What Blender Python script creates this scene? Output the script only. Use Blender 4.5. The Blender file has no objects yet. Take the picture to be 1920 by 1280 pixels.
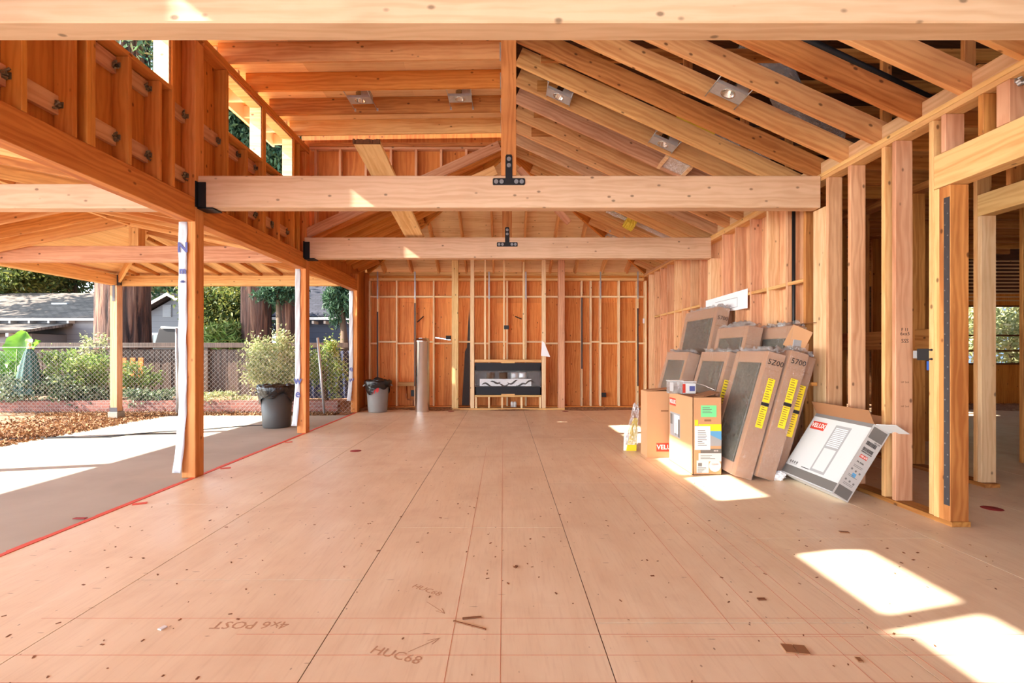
SUN_E, SKY_E, EXPO, HOR = 12, 0.6, 1.05, 18
import bpy, bmesh, math, random
import numpy as np
from mathutils import Vector, Matrix, Euler
random.seed(7)
SC = bpy.context.scene
COL = SC.collection
F, VX, VY, H = 907.0, 945.0, 662.0, 1.26      # focal length in px of a 1920 frame, vanishing point, eye height
def P(px, py, Y): return Vector(((px-VX)*Y/F, Y, H-(py-VY)*Y/F))
ORD = ('first second third fourth fifth sixth seventh eighth ninth tenth eleventh twelfth thirteenth fourteenth '
       'fifteenth sixteenth seventeenth eighteenth nineteenth twentieth').split()
def ordn(i):
    if i < 20: return ORD[i]
    t = {20: 'twenty', 30: 'thirty', 40: 'forty'}
    n = i+1
    if n % 10 == 0: return {20:'twentieth', 30: 'thirtieth', 40: 'fortieth'}[n]
    return t[n//10*10]+'-'+ORD[n % 10-1]
M = {}
# ------------------------------------------------------------------ materials
def newmat(name):
    m = bpy.data.materials.new(name); m.use_nodes = True
    nt = m.node_tree; nt.nodes.clear()
    out = nt.nodes.new('ShaderNodeOutputMaterial')
    b = nt.nodes.new('ShaderNodeBsdfPrincipled')
    nt.links.new(b.outputs[0], out.inputs[0])
    M[name] = m
    return m, nt, b, out
def nd(nt, t, **k):
    n = nt.nodes.new(t)
    for a, v in k.items():
        if a in n.inputs.keys() if isinstance(a, str) else False: n.inputs[a].default_value = v
        else: setattr(n, a, v)
    return n
def lk(nt, a, b): nt.links.new(a, b)
def math_(nt, op, a, b=None, c=None, clamp=False):
    n = nt.nodes.new('ShaderNodeMath'); n.operation = op; n.use_clamp = clamp
    for i, v in enumerate((a, b, c)):
        if v is None: continue
        if isinstance(v, (int, float)): n.inputs[i].default_value = v
        else: lk(nt, v, n.inputs[i])
    return n.outputs[0]
def mix(nt, f, a, b, blend='MIX'):
    n = nt.nodes.new('ShaderNodeMix'); n.data_type = 'RGBA'; n.blend_type = blend
    for s, v in ((0, f), (6, a), (7, b)):
        if isinstance(v, (int, float)): n.inputs[s].default_value = v
        elif isinstance(v, tuple): n.inputs[s].default_value = (*v[:3], 1)
        else: lk(nt, v, n.inputs[s])
    return n.outputs[2]
def ramp(nt, f, stops):
    n = nt.nodes.new('ShaderNodeValToRGB'); lk(nt, f, n.inputs[0])
    e = n.color_ramp.elements
    while len(e) < len(stops): e.new(.5)
    for i, (p, c) in enumerate(stops):
        e[i].position = p
        e[i].color = (*c, 1) if isinstance(c, tuple) else (c, c, c, 1)
    return n.outputs[0]
def objvec(nt, off=37.0):
    tc = nt.nodes.new('ShaderNodeTexCoord'); oi = nt.nodes.new('ShaderNodeObjectInfo')
    v = nt.nodes.new('ShaderNodeVectorMath'); v.operation = 'ADD'
    m = nt.nodes.new('ShaderNodeVectorMath'); m.operation = 'MULTIPLY'
    cb = nt.nodes.new('ShaderNodeCombineXYZ')
    for i in range(3): lk(nt, oi.outputs['Random'], cb.inputs[i])
    m.inputs[1].default_value = (off, off*.13, off*.21)
    lk(nt, cb.outputs[0], m.inputs[0]); lk(nt, tc.outputs['Object'], v.inputs[0]); lk(nt, m.outputs[0], v.inputs[1])
    return v.outputs[0], oi.outputs['Random']
def scaled(nt, v, s):
    m = nt.nodes.new('ShaderNodeVectorMath'); m.operation = 'MULTIPLY'
    lk(nt, v, m.inputs[0]); m.inputs[1].default_value = s
    return m.outputs[0]
def noise(nt, v, scale, detail=3, dist=0, rough=.5, col=False):
    n = nt.nodes.new('ShaderNodeTexNoise')
    n.inputs['Scale'].default_value = scale; n.inputs['Detail'].default_value = detail
    n.inputs['Distortion'].default_value = dist; n.inputs['Roughness'].default_value = rough
    lk(nt, v, n.inputs['Vector'])
    return n.outputs[1] if col else n.outputs[0]
def bump(nt, b, h, strength=.3, dist=.01):
    n = nt.nodes.new('ShaderNodeBump'); n.inputs['Strength'].default_value = strength
    n.inputs['Distance'].default_value = dist
    lk(nt, h, n.inputs['Height']); lk(nt, n.outputs[0], b.inputs['Normal'])
def wood(name, light, dark, var=.12, knots=.9, rough=.6, ring=.24, knotcol=None, axis=0):
    m, nt, b, out = newmat(name)
    v, rnd = objvec(nt)
    st = [(.45, 9, 9), (9, 9, .45)][axis]
    n1 = noise(nt, scaled(nt, v, st), 1.0, 3, .8)
    w = nt.nodes.new('ShaderNodeTexWave'); w.wave_type = 'RINGS'; w.rings_direction = 'X' if axis == 0 else 'Z'
    w.inputs['Scale'].default_value = 7; w.inputs['Distortion'].default_value = 9
    w.inputs['Detail'].default_value = 3; w.inputs['Detail Scale'].default_value = 1.6
    lk(nt, scaled(nt, v, [(.16, 1, 1), (1, 1, .16)][axis]), w.inputs['Vector'])
    n3 = noise(nt, scaled(nt, v, [(3, 130, 130), (130, 130, 3)][axis]), 1.0, 2)
    f = math_(nt, 'MULTIPLY', n1, 1-ring)
    f = math_(nt, 'MULTIPLY_ADD', w.outputs[1], ring*.7, f)
    f = math_(nt, 'MULTIPLY_ADD', n3, ring*.45, f)
    c = ramp(nt, f, [(.33, dark), (.62, light)])
    vo = nt.nodes.new('ShaderNodeTexVoronoi'); vo.inputs['Scale'].default_value = 6.2
    lk(nt, scaled(nt, v, [(.8, 1.3, 1.3), (1.3, 1.3, .8)][axis]), vo.inputs['Vector'])
    k = ramp(nt, vo.outputs['Distance'], [(.06, knots), (.12, 0.0)])
    kc = knotcol or tuple(x*.28 for x in dark)
    c = mix(nt, k, c, kc)
    blot = noise(nt, v, 2.3, 3)
    c = mix(nt, math_(nt, 'MULTIPLY', ramp(nt, blot, [(.5, 0.0), (.75, 1.0)]), .25), c, tuple(x*.75 for x in dark))
    hs = nt.nodes.new('ShaderNodeHueSaturation'); lk(nt, c, hs.inputs['Color'])
    gi = nt.nodes.new('ShaderNodeNewGeometry')
    va = math_(nt, 'MULTIPLY_ADD', rnd, 2*var, 1-var)
    if name.startswith('ply'): va = math_(nt, 'ADD', va, math_(nt, 'MULTIPLY_ADD', gi.outputs['Random Per Island'], .26, -.13))
    lk(nt, va, hs.inputs['Value'])
    r2 = math_(nt, 'FRACT', math_(nt, 'MULTIPLY', rnd, 17.3))
    lk(nt, math_(nt, 'MULTIPLY_ADD', r2, .012, .494), hs.inputs['Hue'])
    lk(nt, hs.outputs[0], b.inputs['Base Color'])
    b.inputs['Roughness'].default_value = rough
    b.inputs['Specular IOR Level'].default_value = .3
    bump(nt, b, n3, .12, .003)
    return m
def flat(name, c, rough=.6, metal=0, spec=.4, nz=0, nscale=20, bmp=0, alpha=None):
    m, nt, b, out = newmat(name)
    b.inputs['Roughness'].default_value = rough; b.inputs['Metallic'].default_value = metal
    b.inputs['Specular IOR Level'].default_value = spec
    if nz or bmp:
        v, rnd = objvec(nt)
        n = noise(nt, v, nscale, 4)
        if nz: lk(nt, mix(nt, n, tuple(x*(1-nz) for x in c), tuple(min(1, x*(1+nz)) for x in c)), b.inputs['Base Color'])
        else: b.inputs['Base Color'].default_value = (*c, 1)
        if bmp: bump(nt, b, n, bmp, .02)
    else:
        b.inputs['Base Color'].default_value = (*c, 1)
    return m
def srgb(r, g, b_):
    f = lambda x: ((x/255)/12.92 if x <= 10 else (((x/255)+.055)/1.055)**2.4)
    return (f(r), f(g), f(b_))
# lumber
wood('pale_beam', srgb(214, 178, 144), srgb(198, 158, 122), .05, .8)
wood('pale_stud', srgb(230, 192, 148), srgb(208, 160, 114), .09, .9)
wood('pink_stud', srgb(216, 164, 126), srgb(188, 130, 92), .10, .9)
wood('gold_stud', srgb(230, 186, 124), srgb(208, 152, 90), .08, .9)
wood('orange_wood', srgb(214, 142, 66), srgb(186, 110, 42), .10, .8)
wood('orange_beam', srgb(208, 134, 60), srgb(176, 98, 36), .05, .7)
wood('rafter_wood', srgb(222, 168, 110), srgb(196, 132, 78), .10, .9)
wood('brown_wood', srgb(198, 134, 72), srgb(158, 94, 44), .14, .9)
wood('patio_wood', srgb(230, 178, 114), srgb(204, 144, 82), .06, .8)
wood('post_wood', srgb(224, 152, 84), srgb(198, 118, 54), .05, .7)
wood('ply_orange', srgb(208, 134, 62), srgb(182, 104, 42), .05, .9, ring=.25, axis=1)
wood('ply_tan', srgb(236, 204, 158), srgb(218, 176, 130), .08, .8, ring=.25)
wood('light_stud', srgb(246, 218, 172), srgb(228, 190, 140), .06, .9)
wood('ply_back', srgb(226, 150, 74), srgb(200, 114, 46), .05, .9, ring=.25, axis=1)
wood('ply_rot', srgb(226, 178, 134), srgb(204, 148, 104), .08, .8, ring=.3, axis=1)
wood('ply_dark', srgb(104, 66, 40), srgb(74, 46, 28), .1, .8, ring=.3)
wood('fence_wood', srgb(96, 74, 62), srgb(60, 44, 36), .2, .4, ring=.4, axis=1)
wood('rough_plank', srgb(242, 208, 150), srgb(220, 174, 112), .02, .95)
flat('dark_grain', srgb(96, 56, 28), .9, nz=.3, nscale=30)
flat('black_metal', srgb(34, 32, 34), .5, .4, .4)
flat('grey_strap', srgb(78, 74, 76), .55, .6, .4, nz=.15)
flat('old_metal', srgb(128, 116, 96), .4, .5, .5, nz=.4, nscale=60)
flat('galvanized', srgb(188, 190, 192), .35, .55, .5, nz=.2, nscale=25)
flat('wire_grey', srgb(205, 205, 203), .5, .1)
flat('bolt_metal', srgb(150, 150, 148), .35, .9)
flat('steel_bright', srgb(220, 216, 212), .24, 1.0, nz=.08, nscale=8)
flat('white_paint', srgb(236, 236, 234), .6)
flat('white_trim', srgb(214, 208, 200), .6)
flat('paper_white', srgb(238, 238, 240), .7, bmp=.15, nscale=8)
flat('wrap_white', srgb(204, 204, 208), .55, bmp=.5, nscale=14)
flat('wrap_blue', srgb(86, 92, 150), .6)
flat('ink_black', srgb(38, 34, 34), .7)
flat('ink_grey', srgb(120, 116, 114), .7)
flat('ink_brown', srgb(120, 80, 56), .8)
flat('pencil', srgb(192, 150, 118), .8)
flat('kraft', srgb(200, 150, 108), .75, nz=.05, nscale=4)
flat('kraft_dark', srgb(150, 104, 70), .8, nz=.06, nscale=5)
flat('carton_tan', srgb(172, 128, 98), .65, nz=.06, nscale=4)
flat('carton_white', srgb(206, 207, 207), .5)
flat('carton_grey', srgb(186, 182, 178), .6)
flat('print_grey', srgb(108, 104, 100), .6)
flat('print_light', srgb(160, 160, 162), .6)
flat('logo_red', srgb(206, 62, 44), .55)
flat('logo_white', srgb(245, 240, 235), .55)
flat('label_yellow', srgb(246, 216, 44), .55)
flat('label_green', srgb(120, 224, 150), .6)
flat('label_blue', srgb(96, 160, 205), .6)
flat('blue_plastic', srgb(36, 78, 158), .5)
flat('bin_grey', srgb(76, 74, 72), .5, nz=.08, nscale=6)
flat('bin_grey_pale', srgb(142, 138, 134), .55, nz=.1, nscale=8)
flat('bag_black', srgb(30, 28, 28), .25, 0, .6, bmp=1.0, nscale=16)
flat('red_paint', srgb(226, 70, 70), .6)
flat('red_flashing', srgb(226, 84, 58), .6, nz=.12, nscale=5)
flat('red_dot', srgb(160, 52, 52), .7)
flat('copper', srgb(190, 120, 80), .35, .9)
flat('box_black', srgb(34, 32, 34), .5)
flat('yellow_foam', srgb(222, 196, 70), .8, nz=.15, nscale=20, bmp=.6)
flat('brown_screws', srgb(92, 68, 50), .5, .5, nz=.5, nscale=90, bmp=.8)
flat('plastic_white', srgb(226, 224, 222), .45)
flat('orange_plastic', srgb(230, 110, 50), .5)
flat('tarp_paper', srgb(70, 60, 56), .7, nz=.15)
flat('umbrella_green', srgb(66, 98, 90), .75, nz=.15, nscale=10)
flat('stem_green', srgb(110, 140, 60), .6)
flat('twig_brown', srgb(96, 74, 54), .8)
flat('chip_brown', srgb(130, 84, 54), .85, nz=.3, nscale=60)
flat('leaf_litter', srgb(176, 124, 84), .9, nz=.4, nscale=60)
flat('cord_black', srgb(44, 44, 48), .6)
flat('house_grey', srgb(120, 116, 116), .7, nz=.04)
flat('house_blue', srgb(112, 118, 130), .7, nz=.04)
flat('house_slate', srgb(128, 130, 132), .7, nz=.04)
flat('window_dark', srgb(70, 86, 90), .12, 0, .7)
flat('dark_void', srgb(46, 36, 32), .9)
flat('concrete_block', srgb(150, 144, 132), .9, nz=.15, nscale=30)
flat('sheet_blue', srgb(44, 50, 78), .7, nz=.25, nscale=6, bmp=.4)

def foil():
    m, nt, b, out = newmat('foil')
    v, r = objvec(nt)
    n = noise(nt, v, 26, 5, .6, .7)
    b.inputs['Metallic'].default_value = .75; b.inputs['Roughness'].default_value = .25
    b.inputs['Base Color'].default_value = (.82, .8, .78, 1)
    bump(nt, b, n, 1.0, .06)
foil()
def film(name, density=.16, nscale=7):
    m, nt, b, out = newmat(name)
    nt.nodes.remove(b)
    v, r = objvec(nt)
    tr = nt.nodes.new('ShaderNodeBsdfTransparent'); gl = nt.nodes.new('ShaderNodeBsdfGlossy')
    gl.inputs['Roughness'].default_value = .16
    w = noise(nt, scaled(nt, v, (2, 3, 1)), nscale, 4, 2.5, .6)
    bm = nt.nodes.new('ShaderNodeBump'); bm.inputs['Strength'].default_value = 1; bm.inputs['Distance'].default_value = .05
    lk(nt, w, bm.inputs['Height']); lk(nt, bm.outputs[0], gl.inputs['Normal'])
    glint = ramp(nt, noise(nt, scaled(nt, v, (3, 4, 1.4)), nscale*1.3, 5, 3.5, .65), [(.47, 0.0), (.5, 1.0), (.53, 0.0)])
    fac = math_(nt, 'MULTIPLY_ADD', glint, .5, density)
    df = nt.nodes.new('ShaderNodeBsdfDiffuse'); df.inputs[0].default_value = (.85, .84, .82, 1)  # white diffuse streaks painted in as highlights on the plastic
    m2 = nt.nodes.new('ShaderNodeMixShader'); lk(nt, math_(nt, 'MULTIPLY', glint, .6), m2.inputs[0]); lk(nt, gl.outputs[0], m2.inputs[1]); lk(nt, df.outputs[0], m2.inputs[2])
    mx = nt.nodes.new('ShaderNodeMixShader'); lk(nt, fac, mx.inputs[0]); lk(nt, tr.outputs[0], mx.inputs[1]); lk(nt, m2.outputs[0], mx.inputs[2])
    lk(nt, mx.outputs[0], out.inputs[0])
film('clear_film', .07, 13); film('milky_film', .55, 18); film('bag_film', .35, 4)
def glasspane():
    m, nt, b, out = newmat('pane_glass')
    v, r = objvec(nt)
    n = noise(nt, scaled(nt, v, (1, 1, .8)), 3.0, 3, 1)
    lk(nt, mix(nt, n, srgb(40, 44, 42), srgb(96, 98, 84)), b.inputs['Base Color'])  # pale greenish reflection streaks painted into the glass colour
    b.inputs['Roughness'].default_value = .12; b.inputs['Specular IOR Level'].default_value = .9
glasspane()
def floorply():
    m, nt, b, out = newmat('floor_ply')
    tc = nt.nodes.new('ShaderNodeTexCoord'); v = tc.outputs['Object']
    g = nt.nodes.new('ShaderNodeNewGeometry')
    n1 = noise(nt, scaled(nt, v, (6, 1.0, 1)), 1.2, 4, .6)
    n2 = noise(nt, v, 1.6, 5, .5, .6)
    n3 = noise(nt, scaled(nt, v, (60, 5, 1)), 1.0, 3)
    c = ramp(nt, n1, [(.3, srgb(236, 212, 180)), (.7, srgb(244, 224, 194))])
    c = mix(nt, ramp(nt, n2, [(.46, 0.0), (.72, .5)]), c, srgb(216, 184, 152))
    c = mix(nt, ramp(nt, n3, [(.3, .22), (.5, 0.0)]), c, srgb(206, 174, 142))
    # scuffs, splinters and small stains
    vo = nt.nodes.new('ShaderNodeTexVoronoi'); vo.inputs['Scale'].default_value = 9; lk(nt, scaled(nt, v, (1.6, .9, 0.01)), vo.inputs['Vector'])
    sp = ramp(nt, math_(nt, 'ADD', vo.outputs['Distance'], math_(nt, 'MULTIPLY', noise(nt, v, 45, 2), .09)), [(.085, .9), (.115, 0.0)])
    gate = ramp(nt, noise(nt, v, 1.1, 3), [(.42, .25), (.6, 1.0)])
    c = mix(nt, math_(nt, 'MULTIPLY', sp, gate), c, srgb(120, 80, 52))
    v2 = nt.nodes.new('ShaderNodeTexVoronoi'); v2.inputs['Scale'].default_value = 5; lk(nt, scaled(nt, v, (.55, 3.2, 0.01)), v2.inputs['Vector'])
    s2 = ramp(nt, math_(nt, 'ADD', v2.outputs['Distance'], math_(nt, 'MULTIPLY', noise(nt, v, 30, 3), .12)), [(.10, .8), (.13, 0.0)])
    c = mix(nt, math_(nt, 'MULTIPLY', s2, .7), c, srgb(140, 98, 66))
    hs = nt.nodes.new('ShaderNodeHueSaturation'); lk(nt, c, hs.inputs['Color'])
    lk(nt, math_(nt, 'MULTIPLY_ADD', g.outputs['Random Per Island'], .05, .975), hs.inputs['Value'])
    lk(nt, hs.outputs[0], b.inputs['Base Color'])
    lk(nt, math_(nt, 'MULTIPLY_ADD', n2, .35, .24), b.inputs['Roughness'])
    b.inputs['Specular IOR Level'].default_value = .35
    bump(nt, b, n3, .08, .004)
floorply()
def concrete():
    m, nt, b, out = newmat('concrete')
    tc = nt.nodes.new('ShaderNodeTexCoord'); v = tc.outputs['Object']
    c = ramp(nt, noise(nt, v, 1.2, 6, .3), [(.3, srgb(172, 164, 150)), (.7, srgb(190, 184, 170))])
    vo = nt.nodes.new('ShaderNodeTexVoronoi'); vo.inputs['Scale'].default_value = 5; lk(nt, v, vo.inputs['Vector'])
    sp = ramp(nt, math_(nt, 'ADD', vo.outputs['Distance'], math_(nt, 'MULTIPLY', noise(nt, v, 40, 2), .08)), [(.06, .8), (.085, 0.0)])
    c = mix(nt, sp, c, srgb(140, 120, 104))
    lk(nt, c, b.inputs['Base Color']); b.inputs['Roughness'].default_value = .8
    b.inputs['Specular IOR Level'].default_value = .25
concrete()
def dirt():
    m, nt, b, out = newmat('dirt')
    tc = nt.nodes.new('ShaderNodeTexCoord'); v = tc.outputs['Object']
    n = noise(nt, v, 14, 6, .8, .7)
    c = ramp(nt, n, [(.35, srgb(112, 78, 56)), (.5, srgb(164, 124, 92)), (.62, srgb(208, 172, 134))])
    lk(nt, c, b.inputs['Base Color']); b.inputs['Roughness'].default_value = .95
    bump(nt, b, n, .8, .05)
dirt()
def bark():
    m, nt, b, out = newmat('redwood_bark')
    v, r = objvec(nt)
    n = noise(nt, scaled(nt, v, (7, 7, .6)), 1.0, 6, .7, .62)
    n2 = noise(nt, scaled(nt, v, (3, 3, .9)), 1.0, 3, .3)
    c = ramp(nt, n, [(.38, srgb(44, 28, 24)), (.52, srgb(104, 70, 56)), (.7, srgb(166, 124, 98))])
    c = mix(nt, ramp(nt, n2, [(.5, 0.0), (.8, .6)]), c, srgb(104, 88, 80))
    lk(nt, c, b.inputs['Base Color']); b.inputs['Roughness'].default_value = .95
    bump(nt, b, n, 1.0, .12)
bark()
def shingle(name, c1, c2):
    m, nt, b, out = newmat(name)
    tc = nt.nodes.new('ShaderNodeTexCoord')
    br = nt.nodes.new('ShaderNodeTexBrick'); lk(nt, tc.outputs['Object'], br.inputs['Vector'])
    br.inputs['Color1'].default_value = (*c1, 1); br.inputs['Color2'].default_value = (*c2, 1)
    br.inputs['Mortar'].default_value = (*tuple(x*.45 for x in c2), 1)
    br.inputs['Scale'].default_value = 1; br.inputs['Brick Width'].default_value = .32; br.inputs['Row Height'].default_value = .15
    br.inputs['Mortar Size'].default_value = .012; br.inputs['Bias'].default_value = -.1
    n = noise(nt, tc.outputs['Object'], 1.5, 5, .5)
    lk(nt, mix(nt, ramp(nt, n, [(.45, 0.0), (.7, .5)]), br.outputs[0], tuple(x*.6 for x in c2)), b.inputs['Base Color'])
    b.inputs['Roughness'].default_value = .9
    bump(nt, b, br.outputs[1], -.6, .02)
shingle('shingle_tan', srgb(138, 124, 112), srgb(98, 86, 78))
shingle('shingle_dark', srgb(64, 64, 76), srgb(42, 42, 52))
def siding(name, c):
    m, nt, b, out = newmat(name)
    tc = nt.nodes.new('ShaderNodeTexCoord'); s = nt.nodes.new('ShaderNodeSeparateXYZ'); lk(nt, tc.outputs['Object'], s.inputs[0])
    fr = math_(nt, 'FRACT', math_(nt, 'MULTIPLY', s.outputs[2], 4.4))
    lk(nt, mix(nt, ramp(nt, fr, [(.0, 1.0), (.06, 0.0)]), c, tuple(x*.35 for x in c)), b.inputs['Base Color'])
    b.inputs['Roughness'].default_value = .7
    bump(nt, b, fr, .5, .02)
siding('siding_slate', srgb(98, 100, 104)); siding('siding_blue', srgb(72, 82, 102)); siding('siding_grey', srgb(122, 118, 118))
def brickm():
    m, nt, b, out = newmat('brick')
    tc = nt.nodes.new('ShaderNodeTexCoord')
    mp = nt.nodes.new('ShaderNodeMapping'); mp.inputs['Rotation'].default_value = (math.pi/2, 0, 0); lk(nt, tc.outputs['Object'], mp.inputs[0])
    br = nt.nodes.new('ShaderNodeTexBrick'); lk(nt, mp.outputs[0], br.inputs['Vector'])
    br.inputs['Color1'].default_value = (*srgb(150, 92, 78), 1); br.inputs['Color2'].default_value = (*srgb(118, 74, 66), 1)
    br.inputs['Mortar'].default_value = (*srgb(150, 136, 126), 1); br.inputs['Scale'].default_value = 1
    br.inputs['Brick Width'].default_value = .2; br.inputs['Row Height'].default_value = .067; br.inputs['Mortar Size'].default_value = .005
    lk(nt, br.outputs[0], b.inputs['Base Color']); b.inputs['Roughness'].default_value = .9
brickm()
def leafm(name, cols, trans=.35, rough=.5):
    m, nt, b, out = newmat(name)
    g = nt.nodes.new('ShaderNodeNewGeometry')
    n = len(cols)
    c = ramp(nt, g.outputs['Random Per Island'], [(i/(n-1), cc) for i, cc in enumerate(cols)])
    lk(nt, c, b.inputs['Base Color']); b.inputs['Roughness'].default_value = rough
    b.inputs['Specular IOR Level'].default_value = .3
    t = nt.nodes.new('ShaderNodeBsdfTranslucent'); lk(nt, c, t.inputs[0])
    mx = nt.nodes.new('ShaderNodeMixShader'); mx.inputs[0].default_value = trans
    lk(nt, b.outputs[0], mx.inputs[1]); lk(nt, t.outputs[0], mx.inputs[2]); lk(nt, mx.outputs[0], out.inputs[0])
leafm('leaf_conifer', [srgb(44, 66, 50), srgb(66, 96, 62), srgb(96, 122, 74), srgb(128, 106, 70)])
leafm('leaf_blue', [srgb(34, 58, 46), srgb(54, 86, 62), srgb(92, 124, 88), srgb(48, 72, 56)])
leafm('leaf_olive', [srgb(56, 74, 36), srgb(88, 104, 50), srgb(150, 146, 72), srgb(66, 84, 44)], .45)
leafm('leaf_shrub', [srgb(82, 112, 52), srgb(124, 152, 70), srgb(176, 184, 110), srgb(104, 130, 66)], .35)
leafm('leaf_pale', [srgb(120, 134, 84), srgb(172, 178, 124), srgb(208, 200, 150), srgb(110, 128, 80)], .35)
leafm('leaf_ivy', [srgb(40, 64, 44), srgb(72, 100, 64), srgb(176, 186, 150), srgb(60, 82, 56)], .2, .35)
leafm('leaf_litter_mix', [srgb(96, 66, 46), srgb(134, 96, 66), srgb(184, 146, 106), srgb(82, 56, 40)], .1, .9)
def bigleaf():
    m, nt, b, out = newmat('elephant_leaf')
    v, r = objvec(nt)
    c = mix(nt, noise(nt, v, 5, 3), srgb(70, 126, 40), srgb(140, 182, 66))
    lk(nt, c, b.inputs['Base Color']); b.inputs['Roughness'].default_value = .35
    t = nt.nodes.new('ShaderNodeBsdfTranslucent'); lk(nt, c, t.inputs[0])
    mx = nt.nodes.new('ShaderNodeMixShader'); mx.inputs[0].default_value = .45
    lk(nt, b.outputs[0], mx.inputs[1]); lk(nt, t.outputs[0], mx.inputs[2]); lk(nt, mx.outputs[0], out.inputs[0])
bigleaf()
def boards():
    m, nt, b, out = newmat('board_soffit')   # boards of the patio roof seen from below
    tc = nt.nodes.new('ShaderNodeTexCoord'); s = nt.nodes.new('ShaderNodeSeparateXYZ'); lk(nt, tc.outputs['Object'], s.inputs[0])
    n = noise(nt, scaled(nt, tc.outputs['Object'], (9, .5, 9)), 1.2, 3, .5)
    fr = math_(nt, 'FRACT', math_(nt, 'MULTIPLY', s.outputs[0], 7))
    c = ramp(nt, n, [(.3, srgb(216, 164, 104)), (.7, srgb(238, 194, 134))])
    lk(nt, mix(nt, ramp(nt, fr, [(.0, .8), (.05, 0.0)]), c, srgb(110, 70, 40)), b.inputs['Base Color'])
    b.inputs['Roughness'].default_value = .7
boards()
# ------------------------------------------------------------------ tags
def tag(o, label=None, cat=None, group=None, kind=None):
    if label: o['label'] = label
    if cat: o['category'] = cat
    if group: o['group'] = group
    if kind: o['kind'] = kind
    return o
def empty(name, loc=(0, 0, 0), rot=(0, 0, 0), label=None, cat=None, group=None):
    o = bpy.data.objects.new(name, None); COL.objects.link(o)
    o.location = loc; o.rotation_euler = rot; o.empty_display_size = .1
    return tag(o, label, cat, group)
# ------------------------------------------------------------------ mesh builder
class MB:
    def __init__(s): s.v = []; s.f = []; s.m = []; s.sm = []
    def add(s, vs, fs, mi=0, mat=None, smooth=False):
        b = len(s.v)
        s.v += [tuple(mat @ Vector(v)) if mat else tuple(v) for v in vs]
        s.f += [tuple(b+i for i in f) for f in fs]
        s.m += [mi]*len(fs); s.sm += [smooth]*len(fs)
        return s
    def box(s, x0, x1, y0, y1, z0, z1, mi=0, mat=None):
        vs = [(x, y, z) for x in (x0, x1) for y in (y0, y1) for z in (z0, z1)]
        fs = [(0, 1, 3, 2), (4, 6, 7, 5), (0, 4, 5, 1), (2, 3, 7, 6), (0, 2, 6, 4), (1, 5, 7, 3)]
        return s.add(vs, fs, mi, mat)
    def cyl(s, a, b, r0, r1=None, n=12, mi=0, caps=True, smooth=True):
        a, b = Vector(a), Vector(b); r1 = r0 if r1 is None else r1
        d = (b-a).normalized(); u = d.orthogonal().normalized(); w = d.cross(u)
        vs = []
        for p, r in ((a, r0), (b, r1)):
            for i in range(n):
                t = 2*math.pi*i/n; vs.append(p+(u*math.cos(t)+w*math.sin(t))*r)
        fs = [(i, (i+1) % n, n+(i+1) % n, n+i) for i in range(n)]
        s.add(vs, fs, mi, None, smooth)
        if caps:
            s.add(vs[:n], [tuple(range(n-1, -1, -1))], mi); s.add(vs[n:], [tuple(range(n))], mi)
        return s
    def tube(s, pts, r, n=8, mi=0, caps=True):
        pts = [Vector(p) for p in pts]; rr = r if isinstance(r, (list, tuple)) else [r]*len(pts)
        vs = []; u = None
        for i, p in enumerate(pts):
            d = (pts[min(i+1, len(pts)-1)]-pts[max(i-1, 0)]).normalized()
            u = d.orthogonal().normalized() if u is None else (u-d*u.dot(d)).normalized()
            w = d.cross(u)
            for k in range(n):
                t = 2*math.pi*k/n; vs.append(p+(u*math.cos(t)+w*math.sin(t))*rr[i])
        fs = [(i*n+k, i*n+(k+1) % n, (i+1)*n+(k+1) % n, (i+1)*n+k) for i in range(len(pts)-1) for k in range(n)]
        if caps: fs += [tuple(range(n-1, -1, -1)), tuple((len(pts)-1)*n+k for k in range(n))]
        return s.add(vs, fs, mi, None, True)
    def lathe(s, prof, n=32, mi=0, c=(0, 0, 0), wob=None):
        vs = []
        for j, (r, z) in enumerate(prof):
            for i in range(n):
                t = 2*math.pi*i/n; q = r*(1+(wob(t, j) if wob else 0))
                vs.append((c[0]+q*math.cos(t), c[1]+q*math.sin(t), c[2]+z))
        fs = [(j*n+i, j*n+(i+1) % n, (j+1)*n+(i+1) % n, (j+1)*n+i) for j in range(len(prof)-1) for i in range(n)]
        return s.add(vs, fs, mi, None, True)
    def prism(s, poly, d, mi=0, mat=None):      # polygon (3-D points) extruded by vector d
        n = len(poly); d = Vector(d)
        vs = [Vector(p) for p in poly]+[Vector(p)+d for p in poly]
        fs = [tuple(range(n-1, -1, -1)), tuple(range(n, 2*n))]+[(i, (i+1) % n, n+(i+1) % n, n+i) for i in range(n)]
        return s.add(vs, fs, mi, mat)
    def build(s, name, mats, parent=None, loc=None, rot=None, bevel=0, label=None, cat=None, group=None, kind=None):
        me = bpy.data.meshes.new(name); me.from_pydata(s.v, [], s.f)
        if not isinstance(mats, (list, tuple)): mats = [mats]
        for m in mats: me.materials.append(M[m] if isinstance(m, str) else m)
        me.polygons.foreach_set('material_index', s.m); me.polygons.foreach_set('use_smooth', s.sm)
        bm = bmesh.new(); bm.from_mesh(me); bmesh.ops.recalc_face_normals(bm, faces=bm.faces)
        if bevel: bmesh.ops.bevel(bm, geom=bm.edges[:], offset=bevel, segments=1, affect='EDGES')
        bm.to_mesh(me); bm.free()
        o = bpy.data.objects.new(name, me); COL.objects.link(o)
        if parent: o.parent = parent
        if loc: o.location = loc
        if rot: o.rotation_euler = rot
        return tag(o, label, cat, group, kind)
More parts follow.
